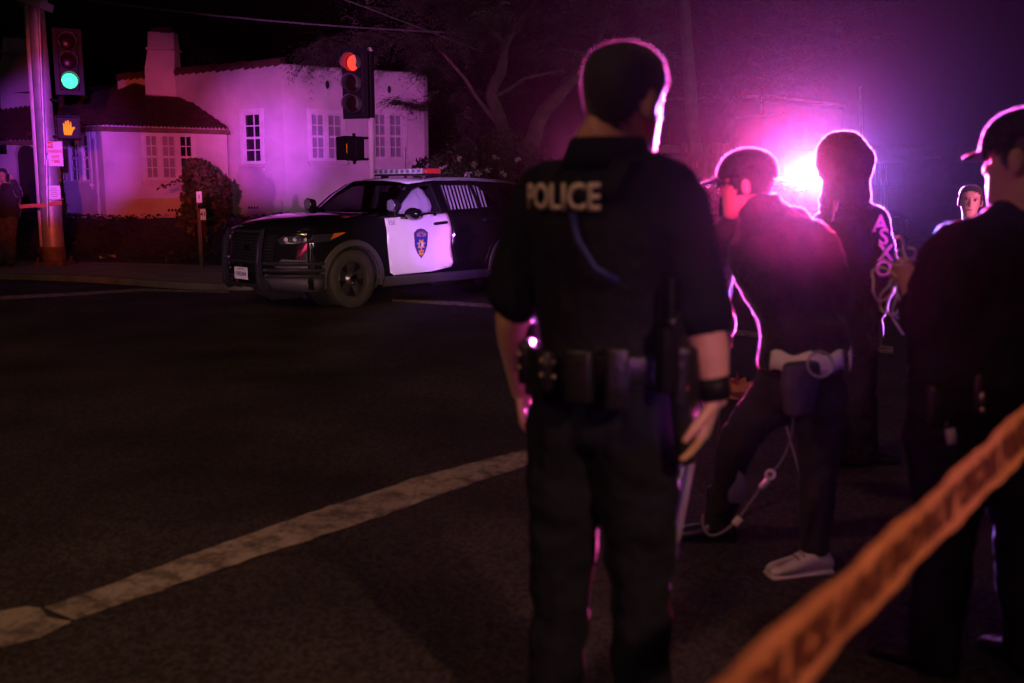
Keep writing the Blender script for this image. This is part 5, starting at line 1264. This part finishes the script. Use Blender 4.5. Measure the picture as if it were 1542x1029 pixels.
B.put(jk, 'jacket', 'jacket', .012, 3, .04)
# white shirt tail showing under the jacket
hem = MB(); rows = []
for dz, k in ((.045, 1.0), (.0, 1.03), (-.028, 1.03)):
    rows.append([hipc + Z3 * (.055 + dz + .01 * sin(j * 1.1)) + r * cos(a) * .198 * k + f * sin(a) * .166 * k for j, a in enumerate([radians(180 + 180 * i / 26) for i in range(27)])])
hem.grid([r_[:15] for r_ in rows]); hem.grid([r_[16:] for r_ in rows]); B.put(hem, 'shirt_tail', 'shirtwhite', solid=.004)
# bag, ring, dangling cord with clips
bg_ = P(1205, 585, D2 - .20); q = MB(); q.tube([bg_ + Z3 * .09, bg_ + Z3 * .02, bg_ - Z3 * .09], [(.095, .045), (.10, .055), (.07, .045)], 14, hint=r, dome=.3); B.put(q, 'hip_bag', 'baggrey', .009, 2, .012)
q = MB(); c_ = P(1235, 549, D2 - .26); q.tube([c_ + Vector((cos(a), .2 * sin(a), sin(a))) * .045 for a in [2 * pi * i / 20 for i in range(21)]], .0055, 8, caps=False); B.put(q, 'ring', 'galv')
cordp = [P(1192, 600, D2 - .24), P(1196, 640, D2 - .22), P(1182, 690, D2 - .2), P(1160, 715, D2 - .2), P(1135, 750, D2 - .2), P(1110, 785, D2 - .2), P(1085, 805, D2 - .2), P(1068, 808, D2 - .19), P(1058, 795, D2 - .18), P(1058, 775, D2 - .17)]
q = MB(); sm = []
for i in range(len(cordp) - 1): sm += [cordp[i].lerp(cordp[i + 1], k / 4) for k in range(4)]
sm.append(cordp[-1])
for _ in range(3): sm = [sm[0]] + [(sm[i - 1] + sm[i] * 2 + sm[i + 1]) / 4 for i in range(1, len(sm) - 1)] + [sm[-1]]
q.tube(sm, .0048, 8); B.put(q, 'cord', 'cable')
q = MB(); c_ = cordp[3]; q.tube([c_ + Vector((cos(a), 0, sin(a))) * .016 for a in [2 * pi * i / 14 for i in range(15)]], .006, 8, caps=False); q.box(P(1151, 729, D2 - .2), (.018, .014, .04), Matrix.Rotation(.7, 3, 'Y')); B.put(q, 'clip', 'beige_clip')
q = MB(); q.box(cordp[5], (.028, .016, .036), Matrix.Rotation(.7, 3, 'Y')); B.put(q, 'clip', 'beige_clip', bevel=.005)
q = MB(); kc = kL.lerp(aL, .42) + r * .055 - f * .02; kc = P(1112, 738, D2 - .02); q.prism([kc + Vector((a, 0, b)) for a, b in ((-.035, -.055), (.02, -.06), (.04, -.01), (.03, .05), (.0, .075), (-.01, .03), (-.04, -.01))], (0, .02, 0)); B.put(q, 'shin_patch', 'baggrey', bevel=.006)
ap = P(1107, 368, 4.7); to = empty('camera_tripod', (ap.x, ap.y, 0), 'thin-legged camera tripod standing in front of the leaning man', 'tripod')
for k, (px, py, dd, rr) in enumerate(((1084, 468, 4.55, .016), (1142, 492, 4.7, .009), (1098, 470, 5.1, .010))):
    e_ = P(px, py, dd); k_g = (ap.z) / (ap.z - e_.z); gp = ap + (e_ - ap) * k_g; q = MB(); m_ = ap.lerp(gp, .5); q.tube([ap, m_], rr, 8); q.tube([m_, gp], rr * .7, 8); q.box(m_, (rr * 2.6, rr * 2.6, .05)); loc(q, 0, 'leg', M['galv'], to)
q = MB(); q.tube([ap - Z3 * .05, ap + Z3 * .10], .02, 8); q.box(ap + Z3 * .17, (.13, .16, .10)); q.tube([ap + Z3 * .17 + Vector((0, .05, 0)), ap + Z3 * .17 + Vector((0, .2, 0))], .04, 12); loc(q, 0, 'camera', M['blackplastic'], to, bevel=.008)
# cap
hair_shell(headc, HR, .98, -.035, .05, .010, par=B.root, org=B.o)
hair_shell(headc, HR, .98, .035, .035, .022, back_low=.02, name='cap', mat='jacket', par=B.root, org=B.o, jag=0)
q = MB(); rows = []
for t in (0, .35, .7, 1):
    rows.append([headc + HR @ Vector((sin(a) * (.082 - .018 * t), .085 + .075 * t * cos(a) ** .6 + .01, .048 - .02 * t - .012 * abs(sin(a)))) for a in [radians(-80 + 16 * i) for i in range(11)]])
q.grid(rows); B.put(q, 'cap_peak', 'jacket', solid=.005)
q = MB()
for s_ in (-1, 1): q.ell(headc + HR @ Vector((s_ * .034, .098, .014)), (.021, .006, .017), 12, 8, HR); q.tube([headc + HR @ Vector((s_ * .055, .095, .018)), headc + HR @ Vector((s_ * .078, .0, .015))], .003, 6)
B.put(q, 'glasses', 'steelbar')
# ---- hooded person
ft = G(1262, 712, 0); D3 = ft.y; yw = radians(-50); f, r = dirn(yw), side(yw)
Cc = Fig('person', 'tall hooded person outlined against the flashing lights, pink letters down one sleeve', (ft.x, ft.y, 0))
hipc = P(1275, 500, D3); chest = P(1283, 365, D3); neck = P(1272, 297, D3); headc = P(1266, 250, D3); HR = yawR(radians(-62), radians(-8))
body = MB(); add_head(body, headc, HR, .98); body.tube([neck - Z3 * .06, headc + HR @ Vector((0, -.02, -.06))], [.066, .058], 16, dome=.3); torso(body, hipc, chest, neck, r, 1., .85)
shL, shR = P(1250, 335, D3 + .16), P(1312, 332, D3 - .14); elL, wrL = P(1240, 400, D3 + .30), P(1242, 345, D3 + .45); elR, wrR = P(1332, 412, D3 - .12), P(1318, 470, D3 - .02)
for a, b, c_ in ((shL, elL, wrL), (shR, elR, wrR)): limbt(body, [a, b, c_], [.05, .042, .028])
hand(body, wrL, Z3 - r * .3, -f, -1, .7); hand(body, wrR, f * .6 - Z3, -r, 1, .5)
tr = MB()
for s_, hx, kx, ax, ay in ((-1, 1262, 1262, 1250, 705), (1, 1290, 1296, 1300, 700)):
    h_ = P(hx, 520, D3 + (.05 if s_ < 0 else -.05)); k2 = P(kx, 605, D3 + (.06 if s_ < 0 else -.04)); a2 = G(ax, ay, 0); a2.z = .09
    limbt(body, [h_, k2, a2], [.07, .05, .035]); limbt(tr, [h_ + Z3 * .06, h_ - Z3 * .05, h_.lerp(k2, .5), k2, k2.lerp(a2, .5), a2 - Z3 * .02], [.09, .112, .098, .088, .084, .080])
    q = MB(); shoe(q, a2, Vector((1, -.05, 0)) if s_ > 0 else Vector((.9, .2, 0))); Cc.put(q, 'shoe', 'leather', .008, 1)
torso(tr, hipc, hipc + Z3 * .08, hipc + Z3 * .10, r, .95, .92)
Cc.put(body, 'body', 'skin2', .0075, 2); Cc.put(tr, 'trousers', 'denim', .012, 3, .035)
hd_ = MB(); torso(hd_, hipc + Z3 * .06, chest, neck - Z3 * .01, r, 1.12, 1.18)
hd_.tube([hipc - Z3 * .10, hipc - Z3 * .03, hipc + Z3 * .12], [(.20, .165), (.205, .17), (.19, .155)], 24, hint=r, dome=.1)
for a, b, c_ in ((shL, elL, wrL), (shR, elR, wrR)): limbt(hd_, [chest.lerp(neck, .5), a, a.lerp(b, .5), b, b.lerp(c_, .92)], [.10, .092, .082, .074, .055])
hd_.tube([neck - Z3 * .07, neck + Z3 * .0, neck + Z3 * .05], [.12, .105, .09], 20, dome=.2)
Cc.put(hd_, 'hoodie', 'hoodie', .013, 3, .045)
q = MB(); hc = headc + HR @ Vector((0, -.03, .01)); q.ell(hc, (.112, .132, .158), 20, 14, HR)
q.ell(hc + HR @ Vector((0, .045, .02)), (.105, .105, .145), 20, 14, HR); q.tube([hc + Vector((0, 0, -.06)), hc + Vector((0, 0, -.15)), neck - Z3 * .02], [.11, .118, .13], 20, dome=.3); Cc.put(q, 'hood', 'hoodie', .010, 2, .035)
q = MB()
for k, ch in enumerate('ASXO'):
    t = .02 + k * .27; p0 = shR.lerp(elR, t); p0 = P([1326, 1331, 1334, 1331][k], [338, 358, 382, 406][k], D3 - .225); place_text(q, ch, .115, p0, (1, .15, 0), (0, 0, 1), .03)
Cc.put(q, 'sleeve_print', 'sleeveprint', solid=.002)
q = MB(); q.tube([P(1256, 302, D3 - .12), P(1255, 325, D3 - .16), P(1250, 345, D3 - .16)], .007, 6); q.tube([P(1262, 302, D3 - .13), P(1258, 318, D3 - .17)], .007, 6); Cc.put(q, 'hood_string', 'sleeveprint')
# ---- officer with cap at right
D = 2.95; yw = radians(-32); f, r = dirn(yw), side(yw)
hipc = P(1472, 590, D); chest = P(1482, 448, D); neck = P(1532, 322, D); headc = P(1543, 244, D); HR = yawR(radians(-42), radians(-4))
E_ = Fig('person', 'broad officer in dark uniform and cap at right edge holding tangled tape', (hipc.x, hipc.y, 0))
body = MB(); add_head(body, headc, HR, 1.12); body.tube([neck - Z3 * .06, headc + HR @ Vector((0, -.02, -.06))], [.08, .07], 18, dome=.3); torso(body, hipc, chest, neck, r, 1.1, .95)
shL, shR = P(1440, 408, D + .12), P(1595, 392, D - .12); elL = P(1394, 485, D + .22); wrL = P(1366, 412, D + .42); elR = P(1620, 520, D); wrR = P(1590, 620, D + .1)
limbt(body, [shL, elL, wrL], [.06, .052, .034]); limbt(body, [shR, elR, wrR], [.06, .05, .033])
hand(body, wrL, P(1350, 402, D + .5) - wrL, -Z3 * .3 + r, 1, .75, 1.05); hand(body, wrR, -Z3 + f * .3, -r, 1, .4)
tr = MB()
for s_, hx, kx, ax in ((-1, 1432, 1425, 1405), (1, 1530, 1545, 1550)):
    h_ = P(hx, 640, D); k2 = P(kx, 800, D + .02); a2 = Vector((P(ax, 1000, D).x, D, .09)); limbt(body, [h_, k2, a2], [.075, .055, .04]); limbt(tr, [h_ + Z3 * .1, h_ - Z3 * .04, h_.lerp(k2, .5), k2, k2.lerp(a2, .5), a2 - Z3 * .02], [.12, .135, .115, .092, .085, .08])
    q = MB(); shoe(q, a2, dirn(yw + s_ * .25)); E_.put(q, 'shoe', 'leather', .008, 1)
torso(tr, hipc, hipc + Z3 * .1, hipc + Z3 * .12, r, 1.15, 1.15)
E_.put(body, 'body', 'skin2', .006, 2); E_.put(tr, 'trousers', 'uniform', .011, 3, .03)
sh = MB(); torso(sh, hipc + Z3 * .06, chest, neck - Z3 * .01, r, 1.22, 1.28)
sh.tube([hipc - Z3 * .02, hipc + Z3 * .1, hipc.lerp(chest, .5), chest - Z3 * .02], [(.22, .18), (.235, .19), (.24, .195), (.235, .19)], 24, hint=r, dome=.2)
limbt(sh, [chest.lerp(neck, .5), shL, shL.lerp(elL, .5), elL, elL.lerp(wrL, .38)], [.11, .102, .092, .082, .066]); limbt(sh, [chest.lerp(neck, .5), shR, shR.lerp(elR, .5), elR], [.11, .1, .09, .08])
E_.put(sh, 'shirt', 'uniform', .012, 3, .035)
q = MB(); q.tube([neck - Z3 * .05, neck + Z3 * .01], [(.105, .1), (.092, .09)], 20, caps=False, hint=r); E_.put(q, 'collar', 'uniform', solid=.008)
hair_shell(headc, HR, 1.06, -.03, .06, .008, back_low=-.05, par=E_.root, org=E_.o)
hair_shell(headc, HR, 1.06, .035, .035, .026, back_low=.02, name='cap', mat='uniform', par=E_.root, org=E_.o, jag=0)
q = MB(); rows = []
for t in (0, .35, .7, 1):
    rows.append([headc + HR @ (Vector((sin(a) * (.086 - .02 * t), .088 + .065 * t * cos(a) ** .6 + .01, .048 - .014 * t - .016 * abs(sin(a)))) * 1.06) for a in [radians(-80 + 16 * i) for i in range(11)]])
q.grid(rows); E_.put(q, 'cap_peak', 'uniform', solid=.005)
bc = hipc + Z3 * .06; q = MB(); q.tube([bc - Z3 * .035, bc + Z3 * .03], [(.225, .19), (.225, .19)], 32, hint=r); E_.put(q, 'duty_belt', 'leather', bevel=.006)
for px, py in ((1410, 610), (1478, 590)):
    q = MB(); q.box(P(px, py, D - .24), (.05, .04, .11)); E_.put(q, 'belt_pouch', 'leather', bevel=.01)
q = MB(); q.ell(P(1480, 600, D - .27), (.012, .008, .018), 10, 6); q.ell(P(1480, 618, D - .27), (.010, .008, .010), 10, 6); E_.put(q, 'key_clip', 'brass')
q = MB(); q.tube([P(1408, 605, D - .22), P(1425, 640, D - .22)], .006, 6); q.box(P(1432, 657, D - .22), (.025, .01, .045), Matrix.Rotation(-.2, 3, 'Y')); E_.put(q, 'key_tag', 'plate')
# tangled tape in his hand
tg = P(1352, 408, D + .48); q = MB(); random.seed(9)
for k in range(6):
    cx, cz, rx, rz_ = [(-.01, .07, .035, .05), (.025, .05, .03, .03), (-.02, -.09, .03, .06), (.03, -.10, .045, .07), (-.05, -.05, .04, .06), (.04, .02, .05, .02)][k]; ph = random.uniform(0, 6)
    q.tube([tg + Vector((cx + rx * cos(a + ph) + .004 * sin(5 * a), .03 * sin(a * 2 + k), cz + rz_ * sin(a + ph))) for a in [5.6 * i / 18 for i in range(19)]], .0038, 6)
q.tube([tg + Vector((0, 0, -.02)), tg + Vector((-.03, .01, -.13)), tg + Vector((.03, 0, -.22)), tg + Vector((.07, 0, -.20))], .004, 6)
tag(q.build('tangled_cord', M['beige_clip'], smooth=True, local=tg), 'tangle of pale looped cord gripped by the officer with the cap', 'cord')
# ---- woman further back
D = 7.4; yw = radians(205); f, r = dirn(yw), side(yw)
headc = P(1461, 305, D); HR = yawR(radians(202), radians(2), radians(-2)); hipc = P(1466, 470, D); chest = P(1466, 385, D); neck = P(1463, 338, D)
F_ = Fig('person', 'woman officer with hair tied back looking towards us from beyond the cap officer', (hipc.x, hipc.y, 0))
body = MB(); add_head(body, headc, HR, .97); body.tube([neck - Z3 * .06, headc + HR @ Vector((0, -.02, -.06))], [.058, .052], 16, dome=.3); torso(body, hipc, chest, neck, r, .9, .85)
shL, shR = P(1496, 352, D), P(1424, 354, D); elL, wrL = P(1503, 408, D), P(1492, 450, D - .1); elR, wrR = P(1420, 410, D), P(1432, 455, D - .12)
for a, b, c_ in ((shL, elL, wrL), (shR, elR, wrR)): limbt(body, [a, b, c_], [.045, .038, .026])
hand(body, wrL, -Z3 + f * .3, -r, 1, .4); hand(body, wrR, -Z3 + f * .3, r, -1, .4)
tr = MB()
for s_, px in ((-1, 1482), (1, 1450)):
    h_ = P(px, 478, D); k2 = P(px, 545, D - .02); a2 = Vector((P(px, 590, D).x, D, .09)); limbt(body, [h_, k2, a2], [.065, .05, .035]); limbt(tr, [h_, h_.lerp(k2, .5), k2, k2.lerp(a2, .5), a2 - Z3 * .02], [.11, .095, .078, .07, .066]); q = MB(); shoe(q, a2, f); F_.put(q, 'shoe', 'leather', .009, 1)
torso(tr, hipc, hipc + Z3 * .08, hipc + Z3 * .10, r, .95, .92)
F_.put(body, 'body', 'skin', .0065, 1); F_.put(tr, 'trousers', 'uniform', .013, 2, .03)
sh = MB(); torso(sh, hipc + Z3 * .06, chest, neck - Z3 * .02, r, 1.02, 1.12)
for a, b, c_ in ((shL, elL, wrL), (shR, elR, wrR)): limbt(sh, [chest.lerp(neck, .5), a, a.lerp(b, .5), b, b.lerp(c_, .9)], [.085, .075, .064, .056, .044])
sh.tube([neck - Z3 * .05, neck + Z3 * .01], [.075, .066], 18)
F_.put(sh, 'jacket', 'uniform', .012, 2, .03)
hair_shell(headc, HR, .97, -.035, .080, .013, back_low=-.07, par=F_.root, org=F_.o)
q = MB(); q.ell(headc + HR @ Vector((0, -.12, .02)), .04, 12, 8); F_.put(q, 'hair_bun', 'hair')
for s_ in (-1, 1):
    q = MB(); q.ell(headc + HR @ Vector((s_ * .030, .079, .0135)), (.0125, .0075, .0075), 12, 8, HR); F_.put(q, 'eye', 'eye')
    q = MB(); q.ell(headc + HR @ Vector((s_ * .030, .0845, .0135)), (.0062, .003, .0062), 12, 8, HR); F_.put(q, 'iris', 'iris')
    q = MB(); q.tube([headc + HR @ Vector((s_ * .046, .074, .030)), headc + HR @ Vector((s_ * .032, .085, .035)), headc + HR @ Vector((s_ * .014, .088, .031))], [(.003, .002), (.0042, .002), (.0035, .002)], 8); F_.put(q, 'eyebrow', 'hair')
    q = MB(); q.tube([headc + HR @ Vector((s_ * .045, .077, .017)), headc + HR @ Vector((s_ * .030, .087, .022)), headc + HR @ Vector((s_ * .016, .082, .017))], .0022, 6); F_.put(q, 'eyelash', 'hair')
q = MB(); q.tube([headc + HR @ Vector((-.022, .087, -.056)), headc + HR @ Vector((0, .0965, -.055)), headc + HR @ Vector((.022, .087, -.056))], [(.002, .002), (.006, .005), (.002, .002)], 10); F_.put(q, 'lips', 'lip')
q = MB(); q.box(P(1430, 352, D - .12), (.03, .03, .09)); q.tube([P(1430, 346, D - .12), P(1432, 338, D - .12)], .004, 6); F_.put(q, 'shoulder_microphone', 'blackplastic', bevel=.005)
lamp('SPOT', 'face_beam', (8.5, -1.5, 2.2), 8500, (1, .24, .58), headc - Z3 * .05, spot_size=radians(4.5), spot_blend=.8, shadow_soft_size=.04)
# ---- man at far left
D = 18.9; headc = P(4, 264, D); gz = .1; yw = radians(165); f, r = dirn(yw), side(yw); HR = yawR(radians(160))
bx_ = P(10, 388, D); X = bx_.x
K_ = Fig('person', 'man in dark jacket and faded trousers at left edge raising a phone to his face', (X, D, .10))
hipc = P(12, 322, D); chest = P(11, 294, D); neck = P(7, 277, D)
body = MB(); add_head(body, headc, HR, 1.); body.tube([neck - Z3 * .05, headc - Z3 * .05], [.062, .055], 14, dome=.3); torso(body, hipc, chest, neck, r, 1, .85)
shL, shR = P(24, 282, D), P(-6, 283, D); elL, wrL = P(30, 296, D - .2), P(18, 270, D - .28); elR, wrR = P(-12, 300, D - .15), P(-2, 280, D - .3)
for a, b, c_ in ((shL, elL, wrL), (shR, elR, wrR)): limbt(body, [a, b, c_], [.05, .042, .03])
hand(body, wrL, Z3 - r * -.5, -f, 1, .5); hand(body, wrR, Z3, -f, -1, .5)
tr = MB()
for px, ax in ((17, 17), (4, 4)):
    h_ = P(px, 328, D); k2 = P(px, 355, D); a2 = Vector((P(ax, 380, D).x, D, .19)); limbt(body, [h_, k2, a2], [.065, .05, .035]); limbt(tr, [h_, h_.lerp(k2, .5), k2, k2.lerp(a2, .5), a2], [.12, .105, .09, .08, .075]); q = MB(); shoe(q, a2, f); K_.put(q, 'shoe', 'leather', .012, 1)
torso(tr, hipc, hipc + Z3 * .08, hipc + Z3 * .10, r, .95, .92)
K_.put(body, 'body', 'skin2', .010, 1); K_.put(tr, 'trousers', 'camo', .016, 2, .04)
sh = MB(); torso(sh, hipc + Z3 * .05, chest, neck - Z3 * .01, r, 1.12, 1.15)
for a, b, c_ in ((shL, elL, wrL), (shR, elR, wrR)): limbt(sh, [chest.lerp(neck, .5), a, b, b.lerp(c_, .9)], [.10, .085, .07, .055])
K_.put(sh, 'jacket', 'jacket', .016, 2, .04); hair_shell(headc, HR, 1., -.02, .05, .016, par=K_.root, org=K_.o, name='knit_cap', mat='jacket')
q = MB(); ph_ = P(12, 268, D - .34); q.box((0, 0, 0), (.075, .012, .15)); o = q.build('phone', M['steelbar'], bevel=.006); o.location = ph_; tag(o, 'phone held up to the face of the man at the left edge', 'phone')
# raised cloth fibres and short hairs that catch the light from behind
def fuzz(fig, names, dens_, ln, wd, zmin, mat, seed, nm='cloth_fibres'):
    dg = bpy.context.evaluated_depsgraph_get(); dg.update(); rnd = random.Random(seed); vs = []; fs = []
    for o in fig.root.children:
        if o.name.split('.')[0] not in names: continue
        me = o.evaluated_get(dg).to_mesh(); me.calc_loop_triangles(); V = [v.co.copy() for v in me.vertices]; N = [v.normal.copy() for v in me.vertices]
        for t in me.loop_triangles:
            a, b, c = t.vertices; ex = t.area * dens_
            if V[a].z + fig.o.z < zmin: continue
            k = int(ex) + (rnd.random() < ex - int(ex))
            for _ in range(k):
                u, v = rnd.random(), rnd.random()
                if u + v > 1: u, v = 1 - u, 1 - v
                p = V[a] * (1 - u - v) + V[b] * u + V[c] * v; n = (N[a] + Vector((rnd.gauss(0, .45), rnd.gauss(0, .45), rnd.gauss(0, .45)))).normalized()
                w = n.cross(Vector((rnd.gauss(0, 1), rnd.gauss(0, 1), rnd.gauss(0, 1)))).normalized() * wd; i = len(vs)
                vs += [p - w, p + w, p + n * ln * rnd.uniform(.5, 1.3)]; fs.append((i, i + 1, i + 2))
        o.evaluated_get(dg).to_mesh_clear()
    me = bpy.data.meshes.new(nm); me.from_pydata(vs, [], fs); me.materials.append(mat); o = bpy.data.objects.new(nm, me); COL.objects.link(o); o.parent = fig.root; o['kind'] = 'stuff'
def fibre(name, col):
    m = bpy.data.materials.new(name); m.use_nodes = True; t = m.node_tree; t.nodes.clear(); o = t.nodes.new('ShaderNodeOutputMaterial')
    a = t.nodes.new('ShaderNodeBsdfTranslucent'); b = t.nodes.new('ShaderNodeBsdfDiffuse'); x = t.nodes.new('ShaderNodeMixShader'); x.inputs[0].default_value = .25
    a.inputs[0].default_value = (*col, 1); b.inputs[0].default_value = (*[c * .3 for c in col], 1); t.links.new(a.outputs[0], x.inputs[1]); t.links.new(b.outputs[0], x.inputs[2]); t.links.new(x.outputs[0], o.inputs[0]); return m
FB, FH = fibre('cloth_fibre', (.45, .43, .45)), fibre('hair_fibre', (.14, .10, .09))
fuzz(Cc, ('hoodie', 'hood'), 42000, .009, .0008, .75, FB, 1)
fuzz(B, ('jacket', 'cap'), 42000, .007, .0006, .75, FB, 2)
fuzz(E_, ('cap', 'collar'), 30000, .004, .0005, .9, FB, 3)
fuzz(A, ('hair',), 60000, .005, .0004, .9, FH, 4, 'short_hairs')
# ---------------------------------------------------------------- tapes
M['tapeink'] = nodemat('tape_print', (.10, .022, .015), .6)
def ribbon(name, pts, w, tilt, label, text=None, mat='tape', seg=60, scale=1., toff=.0, sag=0., group=None):
    pts = [Vector(p) for p in pts]; n = seg; C_ = []
    L = [(b - a).length for a, b in zip(pts, pts[1:])]; T = sum(L)
    def at(s_):
        s_ = max(0, min(T - 1e-6, s_)); 
        for a, b, l in zip(pts, pts[1:], L):
            if s_ <= l: return a.lerp(b, s_ / l)
            s_ -= l
        return pts[-1]
    def fr(s_):
        p = at(s_) - Z3 * sag * 4 * (s_ / T) * (1 - s_ / T); t = (at(s_ + .03) - at(s_ - .03)).normalized(); up = (Z3 - t * t.z).normalized(); up = Matrix.Rotation(tilt + .10 * sin(s_ * 3.1) , 3, t) @ up
        return p, t, up
    rows = []
    for i in range(n + 1):
        s_ = T * i / n; p, t, up = fr(s_); nn = t.cross(up); rows.append([p + up * w * k + nn * (.0025 * sin(s_ * 19 + k * 4) + .0015 * sin(s_ * 47)) for k in (-.5, -.25, 0, .25, .5)])
    q = MB(); q.grid(rows); o = q.build(name, M[mat], smooth='all', local=at(T / 2)); tag(o, label, 'barrier tape', group)
    if text:
        V, F = textmesh(text, w * .66, .06, align='LEFT', sx=1.15 * scale); q = MB(); vs = []
        for v in V:
            p, t, up = fr(v.x + toff); nn = t.cross(up); sgn = -1 if nn.y > 0 else 1
            vs.append(p + up * v.y * 1.0 + nn * sgn * .0045 + nn * .0)
        q.add(vs, F); q.v = [tuple(Vector(v) - at(T / 2)) for v in q.v]; q.build('lettering', M['tapeink'], o)
    return o
ribbon('barrier_tape', [P(1062, 1120, .80), P(1210, 977, .95), P(1366, 822, 1.25), P(1548, 645, 1.85), P(1700, 545, 2.6)], .104, 0, 'wide orange barrier tape with black letters crossing the lower right foreground', 'POLICE LINE DO NOT CROSS POLICE LINE', toff=.02)
ribbon('barrier_tape', [P(-60, 316, 19.0), P(0, 314, 19), P(40, 309, 19.0), P(70, 308, 19.0), P(93, 305, 18.96)], .075, 0, 'distant orange tape tied from the signal pole past the man at left', seg=30, sag=.02)
ribbon('barrier_tape', [P(1010, 324, 20), P(1045, 322, 20), P(1100, 320, 19.5)], .05, 0, 'short stretch of orange tape beyond the leaning man', seg=16)
# crumpled orange tape on the road
random.seed(12); c_ = G(1108, 600, 0); q = MB()
for k in range(16):
    a = random.uniform(0, 6.3); p = c_ + Vector((random.uniform(-.10, .10), random.uniform(-.1, .1), random.uniform(.02, .14))); pts = [p + Vector((cos(a + i * .9) * .06 * i * .5, sin(a + i * .9) * .05 * i * .5, .025 * sin(i * 2 + k))) for i in range(6)]
    q.grid([[x_ - Vector((0, 0, .022)), x_ + Vector((0, .01, .022))] for x_ in pts])
tag(q.build('crumpled_tape', M['tape'], local=c_, smooth='all'), 'crumpled heap of bright orange tape lying on the road', 'tape')
